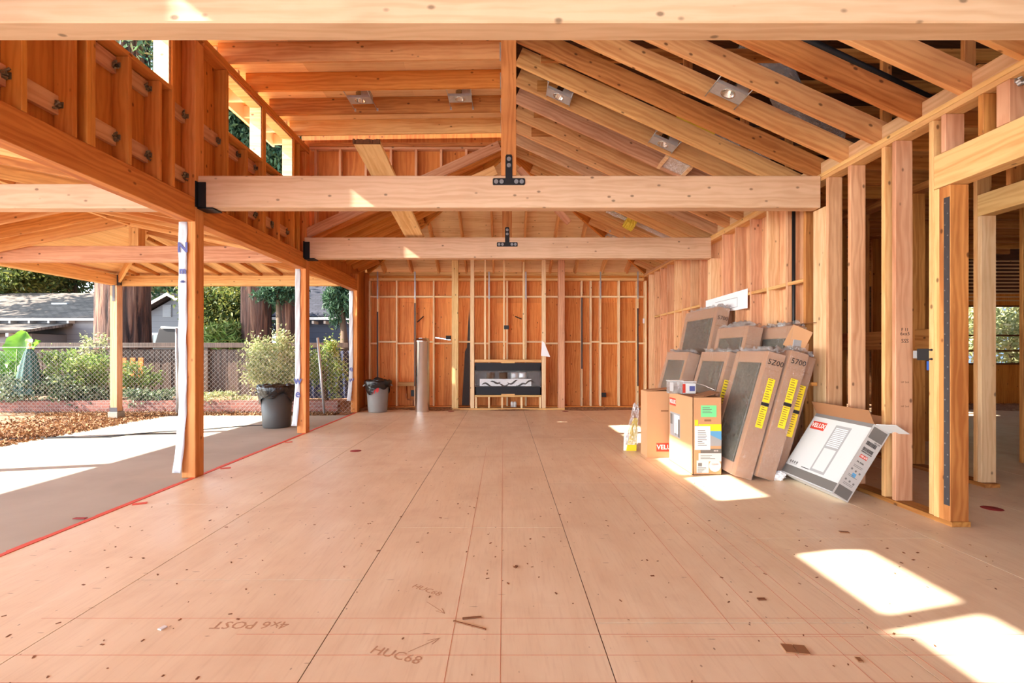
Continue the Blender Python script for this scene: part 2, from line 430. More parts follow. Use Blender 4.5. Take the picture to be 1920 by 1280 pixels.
def lumber(name, b, mat, label=None, cat=None, group=None, parent=None, kind=None, bevel=.003, endmat=None):
    """axis-aligned stick b=(x0,x1,y0,y1,z0,z1): mesh is local with its length along local X (grain)"""
    x0, x1, y0, y1, z0, z1 = b
    c = Vector(((x0+x1)/2, (y0+y1)/2, (z0+z1)/2)); d = (x1-x0, y1-y0, z1-z0)
    ax = max(range(3), key=lambda i: d[i])
    if ax == 0: e, s = (0, 0, 0), d
    elif ax == 1: e, s = (0, 0, math.pi/2), (d[1], d[0], d[2])
    else: e, s = (0, -math.pi/2, 0), (d[2], d[1], d[0])
    m = MB().box(-s[0]/2, s[0]/2, -s[1]/2, s[1]/2, -s[2]/2, s[2]/2)
    return m.build(name, mat, parent, c, e, bevel, label, cat, group, kind)
def member(name, a, b, w, h, mat, label=None, cat=None, group=None, parent=None, kind=None, bevel=.003, roll=0, hint=(0, 0, 1)):
    """stick from a to b (bottom centre line), w across, h upward"""
    a, b = Vector(a), Vector(b); d = (b-a); L = d.length; d.normalize()
    side = Vector(hint).cross(d).normalized(); up = d.cross(side)
    R = Matrix((d, side, up)).transposed()
    m = MB().box(0, L, -w/2, w/2, 0, h)
    o = m.build(name, mat, parent, None, None, bevel, label, cat, group, kind)
    o.location = a; o.rotation_euler = R.to_euler()
    return o
def text(s, size, mat, parent=None, loc=(0, 0, 0), rot=(0, 0, 0), name='lettering', bold=0, ext=.0006, sx=1, align='CENTER', label=None):
    cu = bpy.data.curves.new('t', 'FONT'); cu.body = s; cu.size = size; cu.extrude = ext; cu.offset = bold
    cu.align_x = align; cu.align_y = 'CENTER'; cu.resolution_u = 2
    t = bpy.data.objects.new('t', cu); COL.objects.link(t)
    dg = bpy.context.evaluated_depsgraph_get()
    me = bpy.data.meshes.new_from_object(t.evaluated_get(dg))
    bpy.data.objects.remove(t); bpy.data.curves.remove(cu)
    me.materials.clear(); me.materials.append(M[mat])
    if sx != 1:
        for v in me.vertices: v.co.x *= sx
    o = bpy.data.objects.new(name, me); COL.objects.link(o)
    o.location = loc; o.rotation_euler = rot
    if parent: o.parent = parent
    if label: o['label'] = label
    return o
def leaf_mesh(name, pts, size, mat, parent=None, aspect=2.2, droop=0, seed=1, label=None, cat=None, group=None, kind=None, loc=None):
    """pts: (n,3) array; one small bent leaf (4 verts, 2 tris) at each"""
    rg = np.random.default_rng(seed); n = len(pts)
    d = rg.normal(size=(n, 3)); d[:, 2] -= droop; d /= np.linalg.norm(d, axis=1)[:, None]
    u = np.cross(d, rg.normal(size=(n, 3))); u /= np.linalg.norm(u, axis=1)[:, None]
    w = np.cross(d, u)
    s = size*rg.uniform(.6, 1.3, (n, 1))
    v0 = pts-d*s*.5; v2 = pts+d*s*.5; v1 = pts+u*s/aspect*.5+w*s*.08; v3 = pts-u*s/aspect*.5+w*s*.08
    V = np.stack([v0, v1, v2, v3], 1).reshape(-1, 3).astype(np.float32)
    i = np.arange(n)*4
    T = np.stack([i, i+1, i+2, i, i+2, i+3], 1).reshape(-1).astype(np.int32)
    me = bpy.data.meshes.new(name)
    me.vertices.add(4*n); me.vertices.foreach_set('co', V.ravel())
    me.loops.add(6*n); me.loops.foreach_set('vertex_index', T)
    me.polygons.add(2*n); me.polygons.foreach_set('loop_start', np.arange(2*n, dtype=np.int32)*3)
    me.polygons.foreach_set('loop_total', np.full(2*n, 3, np.int32))
    me.update(calc_edges=True); me.validate()
    me.materials.append(M[mat])
    o = bpy.data.objects.new(name, me); COL.objects.link(o)
    if parent: o.parent = parent
    if loc: o.location = loc
    return tag(o, label, cat, group, kind)
def blob(n, c, r, seed=1, clumps=14, fill=.35):
    """leaf positions in clumps inside an ellipsoid"""
    rg = np.random.default_rng(seed)
    cc = rg.normal(size=(clumps, 3)); cc /= np.linalg.norm(cc, axis=1)[:, None]; cc *= rg.uniform(.35, .95, (clumps, 1))
    k = rg.integers(0, clumps, n)
    p = cc[k]+rg.normal(size=(n, 3))*fill*.5
    return np.array(c)+p*np.array(r)
# ================================================================== SETTING: floor, patio slab, ground
XL, XR = -3.12, 3.24          # inner faces of the left post line and of the right stud wall
XLO, XRO = -3.26, 3.38
# plywood floor: sheets 1.22 x 2.44 with open seams over a darker underlay
mb = MB(); cols = [(-3.12, None, 1.6), (-2.04, None, 2.69), (-.79, None, 3.50), (.43, None, 2.26), (1.68, None, 3.3), (2.90, None, 4.3), (4.12, None, 2.9), (5.34, None, 3.6), (6.56, None, 2.5), (7.78, None, 3.4), (9.0, None, 2.2), (10.2, None, 3.3), (11.4, None, 2.6), (12.6, None, 3.0)]
for i, (x, _, y0) in enumerate(cols):
    x1 = cols[i+1][0] if i+1 < len(cols) else x+1.22
    y = y0-2.44*3
    while y < 11.45:
        a, b = max(y, -3.2), min(y+2.44, 11.45)
        if b > a: mb.box(x+.0025, x1-.0025, a+.003, b-.003, -.0035, 0)
        y += 2.44
floor = mb.build('floor', 'floor_ply', kind='structure', label='bare plywood subfloor of the room')
MB().box(-3.12, 13.8, -3.2, 11.45, -.05, -.0038).build('subfloor_underlay', 'ply_dark', floor)
MB().box(-6.87, -3.13, -4, 9.85, -.12, -.004).build('ground_concrete_slab', 'concrete', kind='structure', label='sunlit concrete patio slab')
# earth beyond the slab, gently uneven
mb = MB(); nx, ny = 70, 60; rg = random.Random(3)
for j in range(ny+1):
    for i in range(nx+1):
        x = -40+i*60/nx; y = -6+j*46/ny
        mb.v.append((x, y, -.03+rg.uniform(-.012, .012)+(.0 if y < 10.6 else .04)))
for j in range(ny):
    for i in range(nx):
        x = -40+(i+.5)*60/nx; y = -6+(j+.5)*46/ny
        if -6.6 < x < 13 and -4.5 < y < 9.2: continue
        a = j*(nx+1)+i; mb.f.append((a, a+1, a+nx+2, a+nx+1)); mb.m.append(0); mb.sm.append(True)
mb.build('ground', 'dirt', kind='structure', label='bare earth beyond the patio')
# red sealant strip along the slab edge
mb = MB(); ys = np.linspace(-3, 10.28, 60); rg = random.Random(5)
for i in range(59):
    w0 = .018+rg.uniform(0, .012)
    mb.box(-3.14-w0, -3.118, ys[i], ys[i+1], -.004, .0035)
mb.build('trim_1', 'red_flashing', kind='structure', label='red sealant strip along the edge of the subfloor')
# ================================================================== BIG BEAMS ACROSS THE ROOM
def T(name, b, mat, label, cat, group=None, **k): return lumber(name, b, mat, label, cat, group, **k)
T('ceiling_beam', (XL, XR, 2.17, 2.30, 2.744, 3.07), 'pale_beam', 'thick pale glued beam nearest the viewer, crossing the whole top of the photo', 'beam', bevel=.006)
T('ceiling_beam', (XL, XR-.01, 4.93, 5.065, 2.744, 3.07), 'pale_beam', 'long pale glued beam across the room carrying the larger black T bracket', 'beam', bevel=.006)
T('ceiling_beam', (XL, XR, 7.56, 7.695, 2.744, 3.07), 'pale_beam', 'far pale glued beam across the room with the smaller black T bracket', 'beam', bevel=.006)
for y, l in ((2.17, 'upright post on the nearest crossbeam, mostly out of the picture'), (4.93, 'tall centre post rising from the middle of the room beam to the ridge'), (7.56, 'short centre post above the far crossbeam, seen through its T bracket')):
    T('king_post', (-.03, .125, y, y+.135, 3.072, 4.60), 'brown_wood', l, 'post')
def tplate(y, z0, s, label):
    e = empty('t_bracket', (.05, y, z0), label=label, cat='bracket')
    t = .007
    p = [(-.16, 0), (-.165, .012), (-.165, .058), (-.155, .07), (-.035, .07), (-.035, .29), (-.025, .31), (.025, .31), (.035, .29), (.035, .07), (.155, .07), (.165, .058), (.165, .012), (.155, 0)]
    MB().prism([(a*s, 0, b*s) for a, b in p], (0, -t, 0)).build('plate', 'black_metal', e, bevel=.001)
    for a, b in ((-.13, .035), (-.075, .035), (.075, .035), (.13, .035), (0, .20), (0, .265)):
        mb = MB().cyl((a*s, -t, b*s), (a*s, -t-.004, b*s), .022*s, n=16); mb.cyl((a*s, -t-.004, b*s), (a*s, -t-.014, b*s), .014*s, n=6, smooth=False)
        mb.build('bolt', 'bolt_metal', e)
tplate(4.9295, 2.972, 1.0, 'large black T-shaped metal bracket with six bolts on the middle crossbeam')
tplate(7.5595, 2.925, .98, 'smaller-looking black T-shaped bracket on the far crossbeam')
def seat(y, label):
    e = empty('beam_hanger', (XL, y, 2.60), label=label, cat='bracket')
    MB().box(0.001, .085, -.012, -.004, .136, .40).build('side_plate', 'black_metal', e)
    MB().box(0.001, .16, -.012, .15, .128, .142).build('seat_plate', 'black_metal', e)
    MB().box(0.001, .012, -.05, -.012, .14, .40).build('back_plate', 'black_metal', e)
seat(4.93, 'black metal hanger holding the left end of the middle crossbeam')
seat(7.56, 'black metal hanger holding the left end of the far crossbeam')
# leaning/loose plank over the far beam
pk = empty('loose_plank', (-1.49, 5.25, 3.53), label='broad rough plank with a dark sawn end lying over the far crossbeam', cat='plank')
member('plank_board', (0, 0, 0), (.075, 2.52, -.455), .29, .042, 'rough_plank', parent=pk, bevel=.002)
mb = MB(); rg = random.Random(2)
for i in range(14):
    x = -.146+i*.0209
    mb.box(x, x+.0205, -.012-rg.uniform(0, .012), .003, -.002, .044+rg.uniform(-.004, .004))
mb.build('sawn_end', 'dark_grain', pk, label='dark rough sawn end')
# ================================================================== LEFT SIDE: posts, headers, upper wall
posts = [(4.89, 'front orange wooden post at the left edge of the room, nearest the viewer'), (7.62, 'middle orange wooden post on the left edge, beside the outdoor dustbin'), (10.28, 'far orange wooden post on the left edge, next to the back wall')]
for y, l in posts:
    T('timber_post', (XLO, XL, y, y+.14, 0, 4.44 if y < 10 else 2.95), 'post_wood', l, 'post', bevel=.005)
hd = [(-2.6, 4.888, 'long orange header beam running from the viewer to the front post'), (5.032, 7.618, 'orange header beam between the front and middle left posts'), (7.762, 10.278, 'orange header beam between the middle and far left posts')]
for a, b, l in hd: T('header_beam', (XLO, XL, a, b, 2.59, 2.83), 'orange_beam', l, 'beam', bevel=.005)
# upper wall sheathing with window holes
WIN = [(.12, .90), (1.03, 1.715), (2.83, 3.62), (3.70, 4.545), (5.49, 6.26), (6.36, 7.175)]
mb = MB(); xs = (-3.276, -3.262)
mb.box(*xs, -2.6, 7.76, 2.83, 3.77); mb.box(*xs, -2.6, 7.76, 4.45, 4.60)
e = [-2.6]+[v for w in WIN for v in w]+[7.76]
for i in range(0, len(e), 2): mb.box(*xs, e[i], e[i+1], 3.77, 4.45)
mb.box(*xs, 7.76, 11.36, 2.83, 3.235); mb.box(*xs, 10.42, 11.36, 0, 2.83)
mb.build('wall_left', 'ply_orange', kind='structure', label='orange plywood sheathing of the upper left wall')
# upper wall studs
us = []
def ustud(y0, y1, z1=3.73, mat='orange_wood', what=None): us.append((y0, y1, z1, mat))
for y in (.3, .7, 1.3, 1.7, 2.2, 2.62): ustud(y, y+.038)
for y0, y1, z1 in [(3.13, 3.168, 3.73), (3.50, 3.538, 3.73), (3.62, 3.658, 4.45), (3.66, 3.698, 4.45), (4.02, 4.058, 3.73), (4.38, 4.416, 3.73), (4.55, 4.588, 4.45), (5.445, 5.483, 4.45), (5.86, 5.898, 3.73), (6.262, 6.30, 4.45), (6.305, 6.343, 4.45), (6.70, 6.738, 3.73), (7.178, 7.216, 4.45), (7.36, 7.398, 4.45)]:
    ustud(y0, y1, z1)
for i, (y0, y1, z1, m) in enumerate(us):
    T('wall_stud', (XLO, XL, y0, y1, 2.832, z1-.001), m, f'{ordn(i)} orange stud of the upper left wall, counted from the viewer', 'stud', 'studs of the upper left wall')
# sills, window heads, plates
for i, (a, b) in enumerate([(-2.5, .9), (1.03, 1.80), (2.75, 3.618), (3.70, 4.545), (5.486, 6.26), (6.345, 7.175)]):
    T('window_sill', (XLO, XL, a, b, 3.732, 3.77), 'orange_wood', f'rough {ordn(i)} clerestory window sill plank, counted from the viewer', 'sill', 'clerestory sills')
T('top_plate', (XLO, XL, -2.6, 4.888, 4.452, 4.49), 'orange_wood', 'orange top plate over the upper left wall, in front of the front post', 'plate')
T('top_plate', (XLO, XL, 5.032, 7.76, 4.452, 4.49), 'orange_wood', 'orange top plate over the upper left wall, behind the front post', 'plate')
T('top_plate', (XLO, XL-.0, -2.6, 7.76, 4.492, 4.55), 'orange_wood', 'doubled upper top plate touching the flat roof joists', 'plate')
# pale window bucks (bright reveal studs)
for i, (a, b) in enumerate([(3.70, 4.545), (5.49, 6.26), (6.36, 7.175)]):
    w = empty(f'window_{i+1}', (XLO, a, 3.77)); w['kind'] = 'structure'
    L = b-a
    mb = MB(); mb.box(-.02, .125, L-.022, L-.002, 0.002, .678); mb.box(-.02, .125, .002, L-.002, .655, .678)
    mb.build('window_frame', 'pale_stud', w)
# short pale blocks between the studs with metal clips
bays = [(2.66, 3.13), (3.168, 3.5), (3.70, 4.02), (4.058, 4.38), (4.589, 4.888), (5.032, 5.445), (5.483, 5.86), (5.898, 6.262), (6.343, 6.70), (6.738, 7.177)]
n = 0
for i, (a, b) in enumerate(bays):
    for z, lv in ((2.98, 'lower'), (3.58, 'upper')):
        if i == 1 and z > 3.2: continue
        e = empty('wall_block', (-3.22, a, z), label=f'pale {lv} block with a metal clip in the {ordn(i)} bay of the upper left wall', cat='block', group='pale blocks between the upper studs')
        lumber('block', (-.04, 0, .001, b-a-.001, 0, .14), 'pink_stud', parent=e)
        mb = MB(); r = random.Random(n); n += 1
        mb.box(.001, .008, b-a-.035, b-a-.001, .045, .095); mb.box(.001, .035, b-a-.004, b-a-.001, .05, .095)
        for k in range(6):
            y = b-a-.03+r.uniform(-.02, .02); z2 = .065+r.uniform(-.035, .035)
            mb.cyl((0.004, y, z2), (.03, y+r.uniform(-.025, .015), z2+r.uniform(-.025, .025)), .009, n=5)
        mb.build('metal_clip', 'old_metal', e)
# white drooping wrap strips with blue letters
def wrap(y, z0, z1, x0, x1, letters, label):
    e = empty('wrap_strip', (0, y, 0), label=label, cat='wrap')
    mb = MB(); n = 60; r = random.Random(int(y*10)); fl = 0
    for i in range(n+1):
        t = i/n; z = z1+(z0-z1)*t
        fl = .02*max(0, (t-.72)/.28)**1.5
        sw = .002*math.sin(t*23)+.002*math.sin(t*51)
        for k in range(5):
            s = k/4; x = x0+(x1-x0)*s - (fl*2.4*(1-s*.3)) + sw*s
            mb.v.append((x, -.006-.010*math.sin(s*3+t*17)**2-fl*(1+s), z))
    for i in range(n):
        for k in range(4):
            a = i*5+k; mb.f.append((a, a+1, a+6, a+5)); mb.m.append(0); mb.sm.append(True)
    o = mb.build('wrap_sheet', 'wrap_white', e)
    md = o.modifiers.new('t', 'SOLIDIFY'); md.thickness = .001; md.offset = 0
    for ch, z, s, rt in letters:
        text(ch, s, 'wrap_blue', e, ((x0+x1)/2+.005, -.019, z), (math.pi/2, rt, 0), bold=.004)
wrap(4.888, .06, 2.585, -3.282, -3.198, [('N', 2.32, .14, 0), ('m', 2.09, .09, 0), ('-00-', 1.98, .025, 0)], 'white house wrap strip with blue letters hanging on the front left post')
wrap(7.618, .12, 2.585, -3.285, -3.205, [('w', .83, .17, .0), ('e', .62, .17, 0)], 'white house wrap strip curling at the foot of the middle left post')
wrap(10.276, .25, 2.585, -3.285, -3.205, [('e', .93, .17, 0), ('w', .70, .15, 0)], 'white house wrap strip on the far left post')
# ================================================================== FLAT ROOF (left) with joists
RB = .06
ys = [3.06, 3.67, 4.28, 4.88+.11, 5.50, 6.09, 6.70, 7.33]
for i, y in enumerate(ys):
    member('roof_joist', (-3.24, y, 4.551), (-.005, y, 4.60), .038, .225, ('brown_wood', 'rafter_wood', 'orange_wood')[i % 3] if i != 7 else 'gold_stud', f'{ordn(i)} flat roof joist from the viewer, left of the ridge', 'joist', 'flat roof joists')
mb = MB()
for x0, x1 in ((-3.95, -2.45), (-2.447, -1.23), (-1.227, .055)):
    for y0, y1 in ((-2.6, -.2), (-.197, 2.2), (2.203, 4.6), (4.603, 7.0), (7.003, 7.76)):
        z0, z1 = [4.778+(x+3.24)*.0152 for x in (x0, x1)]
        mb.prism([(x0, y0, z0), (x1, y0, z1), (x1, y0, z1+.015), (x0, y0, z0+.015)], (0, y1-y0, 0))
mb.build('ceiling', 'ply_tan', kind='structure', label='plywood underside of the flat roof left of the ridge')
# white eave outside the clerestory
mb = MB()
for k in range(24):
    y = -2.4+k*.44; mb.box(-3.68, -3.278, y, y+.045, 4.60, 4.76)
mb.build('eave_rafter_tail', 'white_trim', kind='structure')
MB().box(-3.71, -3.68, -2.6, 7.76, 4.565, 4.78).build('trim_2', 'white_trim', kind='structure', label='white eave fascia outside the clerestory')
T('ridge_beam', (0.0, .125, -2.6, 8.02, 4.602, 4.90), 'gold_stud', 'ridge beam along the top of the room between flat and sloping roof', 'beam')
# joist hangers on the ridge: thin metal tabs
for i, y in enumerate(ys):
    mb = MB().box(-.004, -.001, y-.022, y-.0195, 4.61, 4.80).box(-.05, -.001, y-.0215, y-.0195, 4.60, 4.78).box(-.05, -.001, y-.022, y+.022, 4.594, 4.597)
    mb.build('joist_hanger', 'galvanized', label=f'metal hanger at the ridge end of the {ordn(i)} flat roof joist', cat='bracket', group='joist hangers on the ridge')
# ================================================================== SLOPING ROOF (right)
SL = .4550
def zr(X): return 3.10+SL*(XR-X)       # rafter underside, right slope
def zl(X): return 3.10+SL*(X-XL)       # left slope behind the far beam
rafterY = [5.06+.4064*k for k in range(-6, 7)]
for i, y in enumerate(rafterY):
    member('rafter', (.126, y, zr(.126)), (XR+.14, y, zr(XR+.14)+.0), .040, .205, 'rafter_wood' if i % 3 else 'pink_stud' if i > 7 else 'brown_wood', f'{ordn(i)} sloping rafter right of the ridge, counted from the viewer', 'rafter', 'rafters right of the ridge', hint=(0, 0, 1))
# hip end: commons + jacks
HY, BY = 8.02, 11.2
n = 0
for sgn, nm in ((1, 'right'), (-1, 'left')):
    for k in range(0, 8):
        y = 7.93+.4064*k
        if y > 11.0: break
        xh = RB+max(0, (y-HY))*1.0*sgn + (.07*sgn)
        xe = XR+.10 if sgn > 0 else XL-.10
        z0 = zr(xh) if sgn > 0 else zl(xh); z1 = zr(xe) if sgn > 0 else zl(xe)
        member('jack_rafter', (xh, y, z0), (xe, y, z1), .040, .19, 'rafter_wood' if sgn > 0 else 'orange_wood', f'{ordn(k)} rafter of the {nm} slope behind the far crossbeam', 'rafter', f'rafters of the far {nm} slope')
for k, x in enumerate((-2.77, -2.14, -1.51, -.87, -.243, .43, 1.07, 1.65, 2.28, 2.85)):
    yh = HY+abs(x-RB)+.06
    zb = lambda y: 3.10+SL*(BY-y)
    member('jack_rafter', (x, BY+.1, zb(BY+.1)), (x, yh, zb(yh)), .040, .19, 'rafter_wood', f'{ordn(k)} rafter sloping down to the back wall, counted from the left', 'rafter', 'rafters of the hip over the back wall')
member('hip_rafter', (.1, HY+.02, zr(.1)-.015), (XR+.02, BY, 3.09), .045, .22, 'orange_wood', 'diagonal hip rafter to the right back corner', 'rafter')
member('hip_rafter', (.02, HY+.02, zr(.1)-.015), (XL-.02, BY, 3.09), .045, .22, 'orange_wood', 'diagonal hip rafter to the left back corner', 'rafter')
# hip decks
def quadslab(mb, pts, t=.015): mb.prism(pts, (0, 0, t))
mb = MB(); dz = .215
zap = 3.10+SL*3.18+dz
quadslab(mb, [(RB, HY, zap), (RB-3.9, HY+3.9, zap-SL*3.9), (RB+3.9, HY+3.9, zap-SL*3.9)])
quadslab(mb, [(RB, 7.70, zap), (RB, HY, zap), (RB+3.9, HY+3.9, zap-SL*3.9), (RB+3.9, 7.70, zap-SL*3.9)])
quadslab(mb, [(RB, 7.812, zap), (RB-3.9, 7.812, zap-SL*3.9), (RB-3.9, HY+3.9, zap-SL*3.9), (RB, HY, zap)])
mb.build('ceiling_hip_deck', 'ply_tan', kind='structure', label='plywood underside of the hipped roof over the back of the room')
# raised attic deck over the right slope and the side rooms
mb = MB()
quadslab(mb, [(.13, -2.6, 5.30), (13.8, -2.6, 4.5), (13.8, 8.0, 4.5), (.13, 8.0, 5.30)])
quadslab(mb, [(3.96, 8.0, 4.6), (13.8, 8.0, 4.5), (13.8, 12.2, 4.4), (3.96, 12.2, 4.5)])
mb.box(.062, .13, -2.6, 8.0, 4.905, 5.32)
mb.prism([(.13, 7.99, zr(.13)+.24), (4.0, 7.99, zr(4.0)+.24), (13.8, 7.99, 4.0), (13.8, 7.99, 4.6), (.13, 7.99, 5.3)], (0, .02, 0))
mb.box(3.9, 13.8, 12.15, 12.2, 2.6, 4.5)
mb.build('ceiling_attic_deck', 'ply_dark', kind='structure', label='dark roof deck high above the sloping rafters')  # attic shade put into the deck's dark colour
for k in range(9):
    y = 2.8+k*.61
    T('attic_joist', (.4, 9.5, y, y+.038, 4.42, 4.56), 'brown_wood', f'{ordn(k)} dark upper joist above the sloping rafters, counted from the viewer', 'joist', 'dark joists above the rafters')
for k, (x, y) in enumerate(((1.0, 4.7), (1.9, 5.1), (2.75, 5.6), (3.5, 6.0), (3.6, 4.6), (3.62, 3.8), (2.1, 6.6), (1.5, 5.9))):
    T('attic_stud', (x, x+.09, y, y+.038, max(zr(x)+.30, 3.1), 4.42), 'brown_wood', f'{ordn(k)} upright strut in the attic above the rafters', 'stud', 'attic struts')
# triangular framed wall above the far beam, left of the ridge
yb = 7.70
gs = [-3.02, -2.63, -2.22, -1.82, -1.42, -1.02, -.62, -.30]
for i, x in enumerate(gs):
    zb = zl(x)+.02
    T('gable_stud', (x, x+.038, yb, yb+.09, max(3.075, zb+.13), 4.505), 'pink_stud', f'{ordn(i)} short stud from the left in the framed wall above the far crossbeam', 'stud', 'studs above the far crossbeam')
T('gable_plate', (-3.10, -.035, yb, yb+.09, 4.507, 4.545), 'pink_stud', 'top plate of the framed wall above the far crossbeam', 'plate')
T('gable_plate', (-3.10, -.035, yb-.03, yb+.09, 4.547, 4.60), 'brown_wood', 'dark upper board over the framed wall above the far crossbeam', 'plate')
member('gable_brace', (-.04, yb-.03, zl(-.04)-.02), (XL+.02, yb-.03, zl(XL+.02)-.02), .045, .15, 'pink_stud', 'long sloping board crossing the framed wall above the far crossbeam', 'board')
member('gable_brace', (-.10, yb+.05, zl(-.10)-.35), (-.95, yb+.05, zl(-.95)-.35), .04, .15, 'gold_stud', 'short sloping brace left of the far centre post', 'board')
member('gable_brace', (.20, yb-.0, 4.16), (1.0, yb-.0, 3.30), .04, .10, 'pink_stud', 'steep short brace right of the far centre post', 'board')
MB().prism([(-3.26, yb+.095, zl(-3.26)+.2), (.0, yb+.095, zl(0)+.2), (.0, yb+.095, 4.85), (-3.26, yb+.095, 4.8)], (0, .014, 0)).build('wall_gable', 'ply_orange', kind='structure', label='orange plywood panel behind the short studs above the far crossbeam')
# ================================================================== RIGHT WALL
T('top_plate', (XR, XRO, -2.6, 7.6, 3.06, 3.098), 'gold_stud', 'upper top plate of the right wall, nearer length', 'plate')
T('top_plate', (XR, XRO, 7.6, 11.19, 3.06, 3.098), 'pink_stud', 'upper top plate of the right wall, farther length', 'plate')
T('top_plate', (XR, XRO, -2.6, 6.4, 3.02, 3.058), 'gold_stud', 'lower top plate of the right wall, nearer length', 'plate')
T('top_plate', (XR, XRO, 6.4, 11.19, 3.02, 3.058), 'gold_stud', 'lower top plate of the right wall, farther length', 'plate')
T('bottom_plate', (XR, XRO, 3.50, 7.6, 0.001, .038), 'brown_wood', 'dark bottom plate of the right wall, nearer length', 'plate')
T('bottom_plate', (XR, XRO, 7.6, 11.19, 0.001, .038), 'brown_wood', 'bottom plate of the right wall behind the leaning boxes', 'plate')
rs = [(3.652, 3.69, 'gold_stud', 'pale stud beside the strapped post at the right opening'), (4.0, 4.04, 'pink_stud', 'stud with black handwriting between the opening and the white carton'),
      (4.115, 4.155, 'gold_stud', 'stud just behind the one with handwriting'), (4.52, 4.56, 'pink_stud', 'free stud right of the post under the middle crossbeam'),
      (4.83, 4.87, 'pink_stud', 'pink stud in front of the right end of the middle crossbeam')]
for a, b, m, l in rs: T('wall_stud', (XR, XRO, a, b, .04, 3.018), m, l, 'stud')
T('wall_post', (XR, XRO, 4.872, 5.07, .04, 2.742), 'pale_stud', 'built-up post carrying the right end of the middle crossbeam', 'post')
T('wall_post', (XR-.0, XRO, 7.56, 7.70, .04, 2.742), 'pale_stud', 'built-up post carrying the right end of the far crossbeam', 'post')
T('wall_stud', (XR, XRO, 5.20, 5.238, .04, 3.018), 'brown_wood', 'brownish stud just behind the post under the middle crossbeam', 'stud')
k = 0
for i in range(14):
    y = 5.53+.4064*i
    if abs(y-7.6) < .09: continue
    T('wall_stud', (XR, XRO, y, y+.038, .04, 3.018), ('pink_stud', 'pale_stud', 'pink_stud', 'pink_stud')[i % 4], f'{ordn(k)} stud of the right wall beyond the post under the middle crossbeam', 'stud', 'studs of the far right wall'); k += 1
ys2 = [5.238, 5.53]+[5.53+.4064*i for i in range(1, 14)]
for i in range(len(ys2)-1):
    a = ys2[i]+(.038 if i else 0)+.001; b = ys2[i+1]-.001
    if abs((a+b)/2-7.6) < .25: continue
    if i < 13:
        T('fire_block', (XR+.0, XR+.09, a, b, 2.03, 2.068), 'gold_stud', f'{ordn(i)} horizontal block between studs of the far right wall', 'block', 'blocks in the far right wall')
MB().box(XRO+.001, XRO+.015, 5.25, 11.35, 0, 3.1).build('wall_right', 'ply_rot', kind='structure', label='plywood behind the studs of the far right wall')
# rafter blocks on the plate
for i in range(len(rafterY)-1):
    a, b = rafterY[i]+.021, rafterY[i+1]-.021
    T('rafter_block', (XR+.06, XR+.098, a, b, 3.10, 3.24), 'pale_stud', f'{ordn(i)} pale block on the right top plate between rafter ends, from the viewer', 'block', 'blocks between rafter ends')
# opening: strapped post + header
sp = empty('strapped_post', (XR, 3.515, 0), label='thick orange post with a long dark metal strap at the right opening', cat='post')
lumber('post_timber', (0.001, .14, 0, .090, .0, 2.488), 'brown_wood', parent=sp, bevel=.004)
lumber('trimmer_stud', (0.001, .14, .0905, .136, .0, 2.488), 'gold_stud', parent=sp, bevel=.003, label='paler stud nailed behind the thick post')
mb = MB().box(-.003, 0.001, .002, .046, .15, 2.40)
mb.build('metal_strap', 'grey_strap', sp, label='dark perforated strap')
mb = MB()
for i in range(28): mb.cyl((-.0035, .012+.022*(i % 2), .2+i*.08), (-.006, .012+.022*(i % 2), .2+i*.08), .005, n=8)
mb.build('strap_nails', 'bolt_metal', sp, kind='stuff')
T('header_beam', (XR, XRO, -2.6, 3.65, 2.492, 2.742), 'gold_stud', 'wide pale header over the opening at the right edge', 'beam', bevel=.005)
for i, y in enumerate((2.05, 2.45, 2.86, 3.10, 3.27, 3.55)):
    w = .038 if i != 3 else .085
    T('cripple_stud', (XR, XRO, y, y+w, 2.744, 3.018), 'pink_stud' if i % 2 else 'brown_wood', f'{ordn(i)} short stud above the right header, counted from the viewer', 'stud', 'short studs above the right header')
mb = MB().box(0, .06, -.004, .0, .0, .03)
r = random.Random(4)
for k2 in range(10):
    x, z = r.uniform(0, .08), r.uniform(-.02, .03); mb.cyl((x, -.004, z), (x+.01, -.02, z+.01), .012, n=6)
mb.build('metal_clip', 'galvanized', loc=(XR+.03, 3.10, 2.99), label='crumpled metal clip over the right header', cat='clip')
# ================================================================== SIDE ROOMS BEYOND THE RIGHT WALL
X2 = 4.50
T('bottom_plate', (X2, X2+.14, 4.52, 11.9, .001, .038), 'brown_wood', 'bottom plate of the second stud wall beyond the opening', 'plate')
T('top_plate', (X2, X2+.14, 1.0, 11.9, 3.02, 3.098), 'brown_wood', 'top plate of the second stud wall beyond the opening', 'plate')
T('header_beam', (X2, X2+.14, 1.0, 4.60, 2.56, 2.76), 'gold_stud', 'knotty header over the second opening at the right edge', 'beam')
yy = [4.56, 4.60]+[4.62+.4064*i+.3 for i in range(0, 17)]
yy[0:2] = [4.56, 4.602]
for i, y in enumerate(yy):
    T('wall_stud', (X2, X2+.14, y, y+.038, .04, 3.018 if i else 2.558), ('pale_stud' if i == 0 else 'rafter_wood' if i == 1 else 'brown_wood'), f'{ordn(i)} stud of the second wall beyond the right opening, from the viewer', 'stud', 'studs of the second wall')
for i in range(0, 8):
    a = yy[2+i]+.039; b = yy[3+i]-.001
    T('wall_block', (X2+.02, X2+.06, a, b, 1.30, 1.52), 'brown_wood', f'{ordn(i)} wide block in the second wall beyond the opening', 'block', 'blocks of the second wall')
for i, y in enumerate((3.2, 3.6, 4.0, 4.3)): T('cripple_stud', (X2, X2+.14, y, y+.038, 2.762, 3.018), 'brown_wood', f'{ordn(i)} short stud above the knotty second header', 'stud', 'short studs above the second header')
